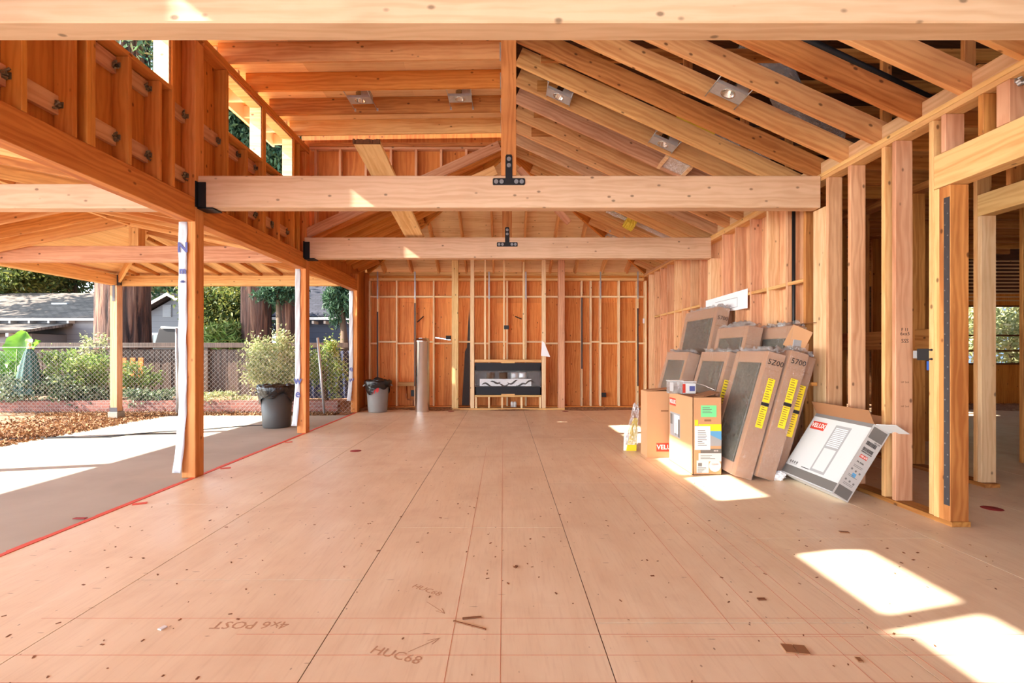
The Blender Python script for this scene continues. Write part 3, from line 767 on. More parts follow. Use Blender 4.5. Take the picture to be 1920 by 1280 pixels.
for i in range(18):
    y = 3.0+.46*i
    T('ceiling_joist', (XRO+.02, 9.4, y, y+.038, 3.105, 3.33), 'brown_wood', f'{ordn(i)} ceiling joist over the side rooms, counted from the viewer', 'joist', 'ceiling joists over the side rooms')
X3 = 5.95
for i in range(13):
    y = 5.55+i*.45
    T('wall_stud', (X3, X3+.14, y, y+.038, .0, 3.10), 'brown_wood', f'{ordn(i)} dark stud of the third wall beyond the right opening', 'stud', 'studs of the third wall')
# far end of the side rooms: orange sheathing with a window hole, lath strip over it
WY = 12.0
mb = MB()
mb.box(3.4, 11.2, WY, WY+.015, 0, 3.3); mb.box(13.4, 14.2, WY, WY+.015, 0, 3.3); mb.box(11.2, 13.4, WY, WY+.015, 2.42, 2.75); mb.box(11.2, 13.4, WY, WY+.015, 0.0, 1.02)
mb.box(13.8, 13.82, -2.6, 12, 0, 4.4); mb.box(3.39, 13.8, -2.62, -2.6, 0, 4.4)  # last box: unseen end wall added to keep light out of the side rooms
mb.box(.8, 13.8, -3.22, -3.2, 0, 4.4); mb.box(-3.26, .8, -3.22, -3.2, 2.7, 4.8)  # unseen partial wall behind the viewer, added to cut frontal light
mb.build('wall_far_room_and_blockers', 'ply_orange', kind='structure', label='orange sheathing at the end of the side rooms, plus unseen walls added to block light')
for i, z in enumerate((2.40, 1.68, 1.30, .98)): T('window_rail', (11.2, 13.4, WY-.06, WY-.02, z, z+.04), 'dark_grain', f'{ordn(i)} dark horizontal rail of the far right window opening', 'rail', 'rails of the far window opening')
for i in range(12): T('roof_lath', (11.0, 13.6, WY-.5+.0, WY-.46, 2.50+i*.085, 2.53+i*.085), 'pale_stud', f'{ordn(i)} thin pale lath under the far side-room roof, from the bottom', 'lath', 'laths of the far side room')
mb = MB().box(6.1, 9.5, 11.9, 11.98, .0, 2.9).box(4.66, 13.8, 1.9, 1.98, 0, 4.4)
mb.build('wall_inner_and_blocker', 'ply_dark', kind='structure')  # far dark panel, plus unseen partition added to block light from the front
# ================================================================== BACK WALL
BK = MB()
for i_, (x0_, x1_) in enumerate([(-3.26, -2.62), (-2.617, -1.40), (-1.397, -.18), (-.177, 1.04), (1.043, 2.26), (2.263, 3.40)]):
    zs_ = 2.44 if i_ % 2 else 1.5
    BK.box(x0_, x1_, 11.342, 11.356, 0, zs_).box(x0_, x1_, 11.342, 11.356, zs_+.003, 3.15)
BK.box(-3.26, 3.40, 11.3565, 11.37, 0, 3.15)
BK.build('wall_back', 'ply_back', kind='structure', label='orange plywood sheathing of the back wall')
T('top_plate', (XL, XR, 11.2, 11.34, 3.06, 3.14), 'gold_stud', 'thick upper plate along the top of the back wall', 'plate')
T('top_plate', (XL, XR, 11.2, 11.34, 3.00, 3.058), 'orange_wood', 'middle plate along the top of the back wall', 'plate')
T('top_plate', (XL, XR, 11.2, 11.34, 2.94, 2.998), 'gold_stud', 'lower plate along the top of the back wall', 'plate')
T('bottom_plate', (XL, XR, 11.2, 11.34, .001, .038), 'orange_wood', 'bottom plate of the back wall', 'plate')
bs = [693, 708, 743.6, 778, 813, 849, 883, 917, 951, 986, 1020, 1055, 1091, 1108, 1126, 1161, 1196, 1211]
bx = [(p-VX)*11.2/F-.019 for p in bs]
for i, x in enumerate(bx):
    T('wall_stud', (x, x+.038, 11.2, 11.339, .04, 2.938), 'light_stud', f'{ordn(i)} stud of the back wall, counted from the left', 'stud', 'studs of the back wall')
for i in range(len(bx)-1):
    for z, lv in ((2.55, 'upper'), (1.47+.035*(i % 2 == 1), 'lower')):
        if bx[i+1]-bx[i] < .1: continue
        T('fire_block', (bx[i]+.039, bx[i+1]-.001, 11.2, 11.339, z, z+.038), 'light_stud', f'{lv} horizontal block in the {ordn(i)} bay of the back wall', 'block', 'horizontal blocks of the back wall')
T('low_shelf_block', (bx[2]+.039, bx[3]-.001, 11.2, 11.339, .50, .59), 'gold_stud', 'deep low block above the copper pipe in the back wall', 'block')
def strap(i, z0, z1, mat, what):
    x = bx[i]+.003
    MB().box(x, x+.032, 11.195, 11.199, z0, z1).build('strap_tie', mat, label=f'{what} metal strap on the {ordn(i)} stud of the back wall', cat='strap', group=f'{what} straps on the back wall')
for i in (1, 3, 7, 9, 14, 16): strap(i, 2.52, 3.15, 'galvanized', 'bright short')
for i, z in ((1, 2.22), (3, 2.42), (12, 2.55), (16, 2.3)): strap(i, .5 if i != 12 else .9, z, 'grey_strap', 'long dark')
# fireplace frame standing in front
FY = 10.78
def fx(p): return (p-VX)*FY/F
def fz(q): return H-(q-VY)*FY/F
FR = 'fireplace framing'
T('bottom_plate', (fx(847), fx(1059), FY, FY+.09, .001, .038), 'gold_stud', 'bottom plate under the fireplace framing', 'plate')
T('top_plate', (fx(847), fx(1059), FY, FY+.09, 3.34, 3.378), 'gold_stud', 'top plate of the fireplace framing, under the hip rafters', 'plate')
for x0, x1, l in ((847, 859, 'thick speckled left post of the fireplace framing'), (1047, 1059, 'thick right post of the fireplace framing')):
    T('frame_post', (fx(x0), fx(x1), FY, FY+.14, .04, 3.338), 'rough_plank' if x0 < 900 else 'pink_stud', l, 'post')
for x0, x1, z0, z1, l, m in ((882, 889, .04, 3.338, 'full-height stud left of the fireplace insert', 'light_stud'), (1016, 1023.5, .04, 3.338, 'full-height stud right of the fireplace insert', 'light_stud')):
    T('frame_stud', (fx(x0), fx(x1), FY, FY+.09, z0, z1), m, l, 'stud')
for i, p in enumerate((909.5, 945, 982)):
    T('frame_stud', (fx(p)-.02, fx(p)+.02, FY, FY+.09, fz(674)+.002, 3.338), 'light_stud', f'{("left", "middle", "right")[i]} stud between the fireplace header and the top plate', 'stud')
T('fireplace_header', (fx(889.5), fx(1015.5), FY, FY+.09, fz(679), fz(674)), 'gold_stud', 'header board above the black fireplace insert', 'board')
T('fireplace_sill', (fx(889.5), fx(1015.5), FY, FY+.09, fz(744), fz(740.5)), 'gold_stud', 'sill board under the black fireplace insert', 'board')
for i, p in enumerate((892.5, 917, 941.5, 978, 1013)):
    T('cripple_stud', (fx(p)-.02, fx(p)+.02, FY, FY+.09, .04, fz(744)-.002), 'light_stud', f'{ordn(i)} short stud under the fireplace sill, from the left', 'stud', 'short studs under the fireplace')
fi = empty('fireplace_insert', (fx(952.5), FY, fz(740)), label='black linear fireplace insert wrapped in clear film in the framed opening', cat='fireplace')
w = (fx(1016)-fx(889))/2-.012; h = fz(679.5)-fz(740)
mb = MB(); mb.box(-w, w, .0, .07, .002, h*.27); mb.box(-w, w, .0, .07, h*.72, h-.004); mb.box(-w, -w+.03, 0, .07, .0, h*.9); mb.box(w-.03, w, 0, .07, .0, h*.9)
mb.box(-w, w, .14, .30, .02, h-.02)
mb.build('casing', 'black_metal', fi, bevel=.003)
MB().box(-w+.03, w-.03, .08, .13, h*.27, h*.72).build('burner_tray', 'grey_strap', fi)
MB().box(-w*.85, w*.70, .02, .035, h*.27, h*.49).build('log_sheet', 'paper_white', fi, label='white sheet under the dark twisted bars')
r = random.Random(8)
for k in range(6):
    x = -w*.78+k*w*.255; zz = h*(.32+.05*(k % 2))
    pts = [(x+t*w*.30, .012, zz+.035*math.sin(t*5+k)+.03*t*(1 if k % 2 else -.3)) for t in [i/6 for i in range(7)]]
    MB().tube(pts, [.006, .014, .018, .02, .018, .014, .006], 8).build('twisted_bar', 'ink_grey' if 0 else 'black_metal', fi)
for k, x in enumerate((-.52, -.14, .20, .44)):
    mb = MB()
    for j in range(5):
        for i in range(5):
            mb.v.append((x*w+(-.09+.045*i), .01+.02*(1-((i-2)/2)**2)*-1+r.uniform(-.006, .006), h*.5+j*.035+r.uniform(-.006, .006)))
    for j in range(4):
        for i in range(4): a = j*5+i; mb.f.append((a, a+1, a+6, a+5)); mb.m.append(0); mb.sm.append(True)
    o = mb.build('pebble_bag', 'brown_screws' if k < 2 else 'galvanized', fi, label='small clear bag of glass pebbles')
    md = o.modifiers.new('s', 'SOLIDIFY'); md.thickness = .02
mb = MB(); nx, nz = 40, 14
for j in range(nz+1):
    for i in range(nx+1): mb.v.append((-w+2*w*i/nx, -.012+r.uniform(-.008, .008), h*.25+h*.5*j/nz))
for j in range(nz):
    for i in range(nx): a = j*(nx+1)+i; mb.f.append((a, a+1, a+nx+2, a+nx+1)); mb.m.append(0); mb.sm.append(True)
mb.build('plastic_film', 'clear_film', fi)
for z in (h-.012, -.015): MB().box(-.15, .15, -.008, .0, z, z+.035).build('mounting_block', 'gold_stud', fi, label='small wooden block')
# felt strip behind the left post, seen in the bay
MB().prism([(fx(862), 11.33, .04), (fx(877), 11.33, .04), (fx(879), 11.33, 1.7), (fx(876), 11.33, 2.3), (fx(872), 11.33, 1.4), (fx(868), 11.33, 1.3)], (0, .008, 0)).build('building_paper', 'tarp_paper', label='dark torn strip of building paper in the bay beside the left fireplace post', cat='building paper')
# ================================================================== PATIO COVER
PX0 = -7.56; PXO = -7.70; RX = -5.40
PS = .20
def zp(X): return 3.09-PS*abs(X-RX)
def pt(name, b, mat, label, cat, group=None, **k): return T(name, b, mat, label, cat, group, **k)
pt('patio_beam', (-7.56, XLO-.005, 4.47, 4.60, 2.60, 2.825), 'pale_beam', 'pale patio beam outside at left, nearer of the two crossing toward the front post', 'beam', bevel=.005)
pt('patio_beam', (-7.56, XLO-.005, 7.05, 7.18, 2.60, 2.825), 'pink_stud', 'pale patio beam outside at left, farther one carrying the short ridge post', 'beam', bevel=.005)
pt('patio_beam', (-7.56, XLO-.005, 9.50, 9.63, 2.59, 2.785), 'patio_wood', 'far edge beam of the patio roof, above the fence', 'beam', bevel=.005)
pt('patio_beam', (PXO, PX0, -2.6, 9.63, 2.59, 2.785), 'patio_wood', 'outer side beam of the patio roof ending on the corner post', 'beam', bevel=.005)
for y, l in ((9.45, 'outdoor corner post of the patio roof standing on a grey block'), (6.98, 'outer patio post outside the left edge of the photo, farther one'), (4.6, 'outer patio post outside the left edge of the photo, nearer one')):
    e = empty('patio_post', (PXO, y, 0), label=l, cat='post')
    lumber('post_timber', (0, .14, 0, .14, .118, 2.588), 'pink_stud', parent=e, bevel=.005)
    MB().box(-.025, .165, -.025, .165, -.03, .115).build('footing', 'concrete_block', e, bevel=.006)
    mb = MB().box(-.004, .0, -.004, .144, .115, .24); mb.box(-.004, .144, -.004, 0, .115, .2); mb.box(-.004, .144, .14, .144, .115, .2); mb.box(-.004, .144, -.004, .144, .115, .1195)
    mb.build('post_base', 'grey_strap', e)
e = empty('corner_bracket', (PXO, 9.45, 2.5), label='grey metal angle bracket where the patio beams meet the corner post', cat='bracket')
mb = MB().box(-.005, .0, -.0, .2, .09, .29); mb.box(.0, .2, -.004, .046, .09, .29); mb.box(.142, .147, -.004, .04, .09, .29); mb.box(.05, .10, -.005, 0.0, -.22, .09)
mb.build('plate', 'grey_strap', e, bevel=.001)
MB().cyl((.06, -.004, .2), (.06, -.02, .2), .018, n=8).build('bolt', 'bolt_metal', e)
pt('king_post', (RX-.07, RX+.07, 7.05, 7.19, 2.827, 3.09), 'patio_wood', 'short post between patio beam and patio ridge', 'post')
pt('ridge_beam', (RX-.03, RX+.03, -2.6, 7.32, 3.095, 3.27), 'patio_wood', 'ridge board of the patio roof', 'beam')
for i in range(12):
    y = 6.95-.4064*i
    if abs(y-4.53) < .1: continue
    for s, nm in ((-1, 'outer'), (1, 'inner')):
        x1 = PX0+.0 if s < 0 else XLO-.02
        member('patio_rafter', (RX+.031*s, y, zp(RX+.031*s)), (x1, y, zp(x1)), .038, .185, 'brown_wood' if i % 2 else 'rafter_wood', f'{ordn(i)} patio rafter on the {nm} slope, counted back from the far end', 'rafter', f'patio rafters of the {nm} slope')
zf = lambda y: 3.09-PS*(y-7.34)
for i, x in enumerate([-7.25+.4064*k for k in range(10)]):
    yh = 7.34+abs(x-RX)+.05
    if yh > 9.3: continue
    member('patio_jack_rafter', (x, 9.60, 2.788), (x, yh, 2.788+(9.6-yh)*.13), .038, .06, 'brown_wood', f'{ordn(i)} short rafter running to the far patio beam, from the left', 'rafter', 'patio jack rafters')
for s, x1 in ((-1, -7.5), (1, -3.3)):
    member('hip_rafter', (RX, 7.34, 3.06), (x1, 7.34+abs(x1-RX), 3.06-PS*abs(x1-RX)), .04, .16, 'patio_wood', f'diagonal patio hip rafter to the {"outer" if s < 0 else "inner"} corner', 'rafter')
member('hip_strut', (-7.35, 9.50, 2.79), (-7.28, 9.50, 3.0), .04, .09, 'patio_wood', 'short slanted strut over the corner bracket', 'board', hint=(0, 1, 0))
mb = MB(); d = .20
def pz(x, y): return 3.09+d-PS*max(abs(x-RX), y-7.34)
quad = lambda pts: mb.prism([(x, y, pz(x, y)) for x, y in pts], (0, 0, .02))
quad([(-8.15, -2.6), (RX, -2.6), (RX, 7.34), (-8.15, 10.04)]); quad([(RX, -2.6), (-3.28, -2.6), (-3.28, 9.46), (RX, 7.34)])
quad([(RX, 7.34), (-3.28, 9.46), (-3.28, 10.04), (-8.15, 10.04)])
mb.build('ceiling_patio', 'board_soffit', kind='structure', label='pale boarded underside of the patio roof')
# ================================================================== CHAIN-LINK FENCE
fe = empty('chain_link_fence', (-4.5, 10.0, 0), label='chain-link fence standing across the yard beyond the patio slab', cat='fence')
mb = MB(); p = .092; Hf = 1.36; nv = int((Hf-.03)/(p/2))
zz = [(.03+k*p/2, k) for k in range(nv+1)]
x = -6.6
while x < 1.35:
    for sg in (1, -1):
        pts = [(x+(p/2 if (k % 2 == 0) else 0)*sg+(0 if sg > 0 else p/2*0), .004*(1 if k % 2 else -1)*sg+.02*math.sin(x*1.3), z) for z, k in zz]
        for a, b in zip(pts[:-1], pts[1:]):
            a, b = Vector(a), Vector(b); r_ = .0026
            vs = [a+Vector((-r_, 0, 0)), a+Vector((0, r_*1.2, 0)), a+Vector((r_, 0, 0)), a+Vector((0, -r_*1.2, 0))]
            vs += [q+(b-a) for q in vs]
            mb.add(vs, [(0, 1, 5, 4), (1, 2, 6, 5), (2, 3, 7, 6), (3, 0, 4, 7)])
    x += p
mb.build('chain_link_mesh', 'wire_grey', fe)
MB().tube([(-6.6, 0, Hf+.02), (-2.2, .0, Hf+.035)], .003).build('top_wire', 'wire_grey', fe)
for x0, x1, zt in ((-2.23, -2.25, 1.78), (.80, .66, 1.58), (-6.4, -6.4, 1.5)):
    MB().tube([(x0, -.03, .0), ((x0+x1)/2, -.03, zt/2), (x1, -.03, zt)], .024, 10).build('post', 'galvanized', fe)
# ================================================================== BOARD FENCE behind
mb = MB(); r = random.Random(12); x = -26
while x < -3.9:
    mb.box(x, x+.135, 12.2+r.uniform(0, .02), 12.225, .0, 1.36+r.uniform(-.01, .015)); x += .142
bf = mb.build('board_fence', 'fence_wood', label='weathered brown board fence behind the chain-link fence', cat='fence')
for i, x in enumerate((-12.3, -9.9, -7.5, -5.1)): lumber('fence_post', (x, x+.09, 12.1, 12.19, 0, 1.44), 'fence_wood', parent=bf)
lumber('fence_cap', (-26, -3.9, 12.08, 12.3, 1.40, 1.52), 'fence_wood', parent=bf)
mb = MB()  # dark blue rippled sheet in front of the board fence
for i in range(41):
    for j in range(7): mb.v.append((-5.0+i*.05+.0, 11.5+.035*math.sin(i*1.7+j*.4)+.05*(j == 0), .06+j*.21))
for j in range(6):
    for i in range(40): a = j*41; mb.f.append((i*7+j, (i+1)*7+j, (i+1)*7+j+1, i*7+j+1)); mb.m.append(0); mb.sm.append(True)
o = mb.build('fence_sheet', 'sheet_blue', label='dark blue rippled sheet at the fence beside the far left post', cat='tarp')
# loose reddish boards leaning
mb = MB()
for i, (x, a) in enumerate(((-9.6, .1), (-9.42, -.25), (-9.2, .2), (-9.0, -.1))): mb.box(x, x+.12, 11.9, 11.93, .3, 1.15, 0)
mb.build('leaning_boards', 'orange_beam', label='reddish short boards leaning on the fence behind the green umbrella', cat='boards')
# brick edging
MB().box(-12, -3.6, 10.45, 10.65, 0, .23).build('brick_edging', 'brick', kind='structure', label='low red brick edging below the planting bed')
MB().box(-14, -3.6, 10.65, 12.1, 0, .19).build('ground_planting_bed', 'dirt', kind='structure', label='raised planting bed')
# ================================================================== PLANTS
def shrub(px, py, Y, rx, rz, n, size, mat, label, seed, stem=True, ry=None, name='shrub', clumps=14, fill=.35, aspect=2.2, cat='shrub'):
    c = P(px, py, Y); e = empty(name, (c.x, c.y, .15), label=label, cat=cat)
    zc = c.z-.15
    leaf_mesh('foliage', blob(n, (0, 0, zc), (rx, ry or rx*.8, rz), seed, clumps, fill), size, mat, e, aspect=aspect, seed=seed)
    if stem:
        mb = MB(); r = random.Random(seed)
        for k in range(7):
            t = (r.uniform(-.6, .6)*rx, r.uniform(-.5, .5)*rx, zc+r.uniform(-.2, .7)*rz)
            mb.tube([(r.uniform(-.05, .05), r.uniform(-.05, .05), 0), (t[0]*.4, t[1]*.4, t[2]*.55), t], [.016, .011, .004], 6)
        mb.build('stems', 'twig_brown', e)
    return e
shrub(150, 690, 11.0, .72, .52, 3600, .085, 'leaf_shrub', 'leafy green shrub behind the fence, left of the corner post', 21)
shrub(172, 650, 11.2, .30, .30, 300, .08, 'leaf_pale', 'tall thin shoots rising over the fence left of the corner post', 22, fill=.5)
shrub(255, 705, 11.0, .50, .40, 1500, .08, 'leaf_shrub', 'green shrub behind the fence, right of the corner post', 23)
shrub(520, 682, 10.8, .72, .78, 6500, .075, 'leaf_pale', 'big pale-leaved bush behind the outdoor dustbin', 24, clumps=24)
shrub(612, 690, 10.9, .42, .75, 2600, .075, 'leaf_shrub', 'dense green bush seen between the middle and far left posts', 25)
shrub(400, 745, 10.85, .75, .16, 1300, .07, 'leaf_pale', 'low pale ground plants between the front post and dustbin', 26, stem=False)
shrub(300, 738, 10.8, .55, .2, 1300, .07, 'leaf_ivy', 'low dark ground plants right of the corner post', 27, stem=False)
for i, (px, py, rx, rz, n) in enumerate(((25, 722, .8, .32, 4200), (85, 724, .75, .30, 4000), (150, 736, .65, .28, 3200), (262, 744, .45, .24, 1600))):
    shrub(px, py, 10.75, rx, rz, n, .065, 'leaf_ivy', ('ivy mound at the far left edge behind the fence', 'ivy mound under the closed green umbrella', 'ivy mound left of the corner post foot', 'ivy mound right of the corner post foot')[i], 30+i, stem=False, name='ivy_mound', clumps=30, aspect=1.5)
# elephant ear plant
def ear(name, base, tip, w, L, pitch, yaw, parent):
    mb = MB(); n = 14
    for i in range(n+1):
        t = i/n
        hw = w*math.sin(math.pi*min(1, t*.93+.07))**.62*(1-.25*t) if 0 < t < 1 else .01
        for k in range(7):
            s = (k-3)/3
            mb.v.append((s*hw, (t-.28)*L-(.16*L*abs(s) if t < .2 else 0), -.12*L*(t-.3)**2*2-.38*w*(1-abs(s))+.03*math.sin(t*19+s*5)*abs(s)))
    for i in range(n):
        for k in range(6): a = i*7+k; mb.f.append((a, a+1, a+8, a+7)); mb.m.append(0); mb.sm.append(True)
    mb.build('leaf', 'elephant_leaf', parent, loc=tip, rot=(pitch, 0, yaw))
    MB().tube([base, ((base[0]+tip[0])/2, (base[1]+tip[1])/2, tip[2]*.6), tip], [.025, .018, .010], 8).build('leaf_stalk', 'stem_green', parent)
c = P(28, 700, 10.55); e = empty('elephant_ear_plant', (c.x, c.y, .15), label='elephant ear plant with huge bright green leaves at the left edge', cat='plant')
for (dx, dz, w, L, pi_, ya) in ((.0, 1.30, .30, .62, 1.35, .25), (.20, 1.22, .20, .46, 1.2, -.6), (-.22, .82, .34, .66, 1.0, .3), (.02, .66, .26, .5, .8, -.3), (-.42, .50, .32, .6, .9, .2), (-.5, 1.0, .28, .5, 1.1, .7), (.12, .40, .24, .45, .7, -.5)):
    ear('leaf', (0, 0, 0), (dx, .05, dz-.1), w, L, pi_, ya, e)
# closed patio umbrella
c = P(55, 735, 10.5); e = empty('closed_umbrella', (c.x, c.y, .15), label='closed green garden umbrella behind the fence at left', cat='umbrella')
MB().lathe([(.24, .22), (.22, .3), (.18, .6), (.13, .9), (.08, 1.12), (.05, 1.2)], 32, wob=lambda t, j: .16*math.sin(t*8)+.05*math.sin(t*17+j)).build('canopy', 'umbrella_green', e)
MB().cyl((0, 0, 0), (0, 0, 1.24), .02).build('pole', 'twig_brown', e)
MB().lathe([(.0, 1.2), (.04, 1.2), (.045, 1.23), (.02, 1.26), (.035, 1.29), (.03, 1.32), (.0, 1.34)], 16).build('finial', 'rough_plank', e)
# leaf litter
rgn = np.random.default_rng(5); n = 5000
pts = np.stack([rgn.uniform(-9.5, -3.5, n), 10.05+np.abs(rgn.normal(0, .28, n))-.25, rgn.uniform(-.02, .03, n)], 1)
n2 = 9000; q = np.stack([-6.75-np.abs(rgn.normal(0, 1.3, n2)), rgn.uniform(5.5, 10.4, n2), rgn.uniform(-.02, .02, n2)], 1)
leaf_mesh('leaf_litter', np.concatenate([pts, q]), .055, 'leaf_litter_mix', aspect=2, seed=6, kind='stuff', label='dry leaf litter along the far edge of the slab', cat='leaves')
# ================================================================== REDWOODS AND BACKGROUND TREES
def trunk(name, x, y, r0, r1, h, label, crown=None, seed=1):
    e = empty(name, (x, y, 0), label=label, cat='tree')
    mb = MB(); r = random.Random(seed); n = 72; m = 40
    ph = [r.uniform(0, 6.3) for _ in range(8)]
    for j in range(m+1):
        z = h*j/m
        for i in range(n):
            t = 2*math.pi*i/n
            q = r0+(r1-r0)*(z/h)+.30*r0*math.exp(-z*1.4)
            f = 0
            for k, fr in enumerate((5, 9, 14, 22, 31)):
                f += (.030, .03, .03, .022, .016)[k]*abs(math.sin(t*fr/2+ph[k]+.25*math.sin(z*.9+k)+z*.07*k))
            q *= 1+f+r.uniform(-.008, .008)
            mb.v.append((q*math.cos(t), q*math.sin(t), z))
    for j in range(m):
        for i in range(n): a = j*n; mb.f.append((a+i, a+(i+1) % n, a+n+(i+1) % n, a+n+i)); mb.m.append(0); mb.sm.append(True)
    mb.build('trunk', 'redwood_bark', e)
    if crown:
        for k, (dx, dy, z, rx, rz, nn, mat) in enumerate(crown):
            leaf_mesh('foliage', blob(nn, (dx, dy, z), (rx, rx, rz), seed+k, 40, .28), .22, mat, e, aspect=3.2, droop=.8, seed=seed+k)
    return e
trunk('redwood_tree', -11.0, 14.0, .60, .56, 14, 'massive redwood trunk standing behind the corner post', [(0, 1, 12.5, 3.2, 3.5, 9000, 'leaf_conifer')], 3)
trunk('redwood_tree', -7.68, 15.0, .40, .36, 13, 'left one of the two slender redwood trunks behind the fence', [(0, 0, 8.6, 2.6, 3.4, 26000, 'leaf_blue')], 5)
trunk('redwood_tree', -6.85, 15.3, .30, .27, 13, 'right one of the two slender redwood trunks behind the fence', [(.3, 0, 8.8, 2.8, 3.4, 26000, 'leaf_blue')], 9)
def tree(px, py, Y, rx, rz, n, size, mat, label, seed, aspect=2.4, droop=0, name='background_tree', cat='tree', clumps=30, fill=.34):
    c = P(px, py, Y); e = empty(name, (c.x, c.y, 0), label=label, cat=cat)
    leaf_mesh('foliage', blob(n, (0, 0, c.z), (rx, rx*.7, rz), seed, clumps, fill), size, mat, e, aspect=aspect, droop=droop, seed=seed)
    MB().tube([(0, 0, 0), (.1, 0, c.z*.5), (0, 0, c.z)], [.16, .12, .05], 10).build('trunk', 'twig_brown', e)
    return e
tree(-140, 300, 19.4, 5.0, 3.2, 5200, .5, 'leaf_conifer', 'tall tree standing left of the grey house, past the left edge of the photo', 77, fill=.5, name='shade_tree')
tree(-10, 505, 26, 4.6, 2.3, 22000, .26, 'leaf_conifer', 'dark evergreen tree over the grey house at the left edge', 41)
tree(35, 520, 25, 2.6, 1.3, 12000, .22, 'leaf_olive', 'olive-green tree over the left house roof', 42)
tree(140, 500, 27, 2.0, 1.1, 2600, .2, 'leaf_conifer', 'thin tree crown against the blue sky left of the massive trunk', 43, fill=.45)
tree(320, 545, 30, 3.5, 1.4, 8000, .26, 'leaf_olive', 'sunlit yellow-green tree behind the gabled house', 44)
tree(425, 585, 17.5, 1.6, 1.7, 20000, .15, 'leaf_olive', 'sunlit yellow-green tree filling the gap between front post and slender redwoods', 45)
tree(410, 560, 24, 3.4, 2.8, 18000, .24, 'leaf_conifer', 'darker tree behind the sunlit one right of the front post', 46)
tree(425, 634, 14.6, .75, .42, 2600, .3, 'leaf_shrub', 'spiky green shrub above the board fence left of the slender redwoods', 47, aspect=7, name='spiky_shrub', cat='shrub')
tree(520, 545, 14.3, .75, .45, 2600, .16, 'leaf_blue', 'drooping conifer branch in front of the slender redwood trunks', 48, aspect=4, droop=1, name='conifer_branch', cat='branch')
tree(640, 562, 13.6, .45, .75, 4200, .15, 'leaf_blue', 'drooping conifer branch in front of the blue house, beside the far post', 49, aspect=4, droop=1, name='conifer_branch', cat='branch')
tree(600, 535, 30, 4, 1.6, 8000, .26, 'leaf_olive', 'trees beyond the blue house roof', 50)
tree(500, 560, 32, 5, 3.2, 12000, .3, 'leaf_conifer', 'dark trees far behind the slender redwoods', 51)
tree(215, 600, 34, 4, 1.8, 9000, .3, 'leaf_conifer', 'dark trees far behind the massive redwood', 52)
# ================================================================== NEIGHBOUR HOUSES
def V_(x, y, z): return (x, y, z)
h = empty('neighbour_house', P(60, 640, 19), label='grey neighbouring house with two tan shingled roofs at the left', cat='house')
h.location = (-19, 19, 0)
def hb(name, mb, mat, **k): return mb.build(name, mat, h, loc=None, **k)
hb('wall', MB().box(-8, 2.1, 1.2, 4, 0, 2.75), 'siding_grey')
hb('wall', MB().box(-8, .75, -.3, 1.2, 0, 2.02), 'house_grey')
def roofslab(x0, x1, y0, z0, y1, z1, mat, parent, t=.1):
    L = math.hypot(y1-y0, z1-z0); a = math.atan2(z1-z0, y1-y0)
    return MB().box(0, x1-x0, 0, L, 0, t).build('roof', mat, parent, loc=(x0, y0, z0), rot=(a, 0, 0))
roofslab(-8, 2.6, .9, 2.63, 5.0, 4.15, 'shingle_tan', h)
roofslab(-8, 1.0, -.9, 2.02, 1.25, 2.42, 'shingle_tan', h)
for k in range(12): hb('rafter_tail', MB().box(-7.8+k*.8, -7.72+k*.8, .91, 1.2, 2.50, 2.62), 'white_trim')
for k in range(9): hb('rafter_tail', MB().box(-7.6+k*1.0, -7.5+k*1.0, -.95, -.3, 1.88, 2.01), 'white_trim')
hb('eave_board', MB().box(-8, 2.6, .86, .9, 2.60, 2.70), 'white_trim')
for x in (-4.6, -2.9, -1.4, .2): hb('panel_batten', MB().box(x, x+.05, -.33, -.3, 0, 1.9), 'print_grey')
hb('skylight', MB().box(-1.5, -.8, 2.9, 3.2, 3.42, 3.54), 'white_paint')
# gabled house
h = empty('gabled_house', (-13.0, 19, 0), label='grey gabled house with an attic vent and white-framed window', cat='house')
gx = (325-VX)*19/F+13; ge = (278-VX)*19/F+13; zr_ = 3.50; ze = zr_-(gx-ge)*.56
poly = [(ge-.6, 0, 0), (gx+1.6, 0, 0), (gx+1.6, 0, zr_-1.6*.56-.1), (gx, 0, zr_-.1), (ge-.6, 0, ze-.6*.56-.1)]
MB().prism(poly, (0, 4, 0)).build('wall', 'siding_slate', h)
for s in (-1, 1):
    x1 = gx+s*1.9; mb = MB().prism([(gx, -.35, zr_), (x1, -.35, zr_-1.9*.56), (x1, -.35, zr_-1.9*.56+.12), (gx, -.35, zr_+.12)], (0, 5, 0)); mb.build('roof', 'shingle_dark', h)
    MB().prism([(gx, -.38, zr_-.02), (x1, -.38, zr_-1.9*.56-.02), (x1, -.38, zr_-1.9*.56+.10), (gx, -.38, zr_+.10)], (0, .03, 0)).build('barge_board', 'white_trim', h)
vx = (314-VX)*19/F+13
mb = MB().box(vx-.17, vx+.17, -.03, 0, 2.68, 3.16)
for k in range(6): mb.box(vx-.14, vx+.14, -.05, -.02, 2.71+k*.075, 2.74+k*.075)
mb.build('attic_vent', 'house_slate', h)
wx0, wx1 = (283-VX)*19/F+13, (340-VX)*19/F+13
wn = MB().box(wx0, wx1, -.04, 0, 1.98, 2.06).box(wx0, wx0+.08, -.04, 0, 1.2, 2.0).box(wx1-.08, wx1, -.04, 0, 1.2, 2.0).box((wx0+wx1)/2-.03, (wx0+wx1)/2+.03, -.04, 0, 1.2, 2.0).box(wx0, wx1, -.04, 0, 1.18, 1.24).build('window', 'white_paint', h)
MB().box(wx0+.05, wx1-.05, -.015, -.005, 1.22, 2.0).build('pane', 'window_dark', wn)
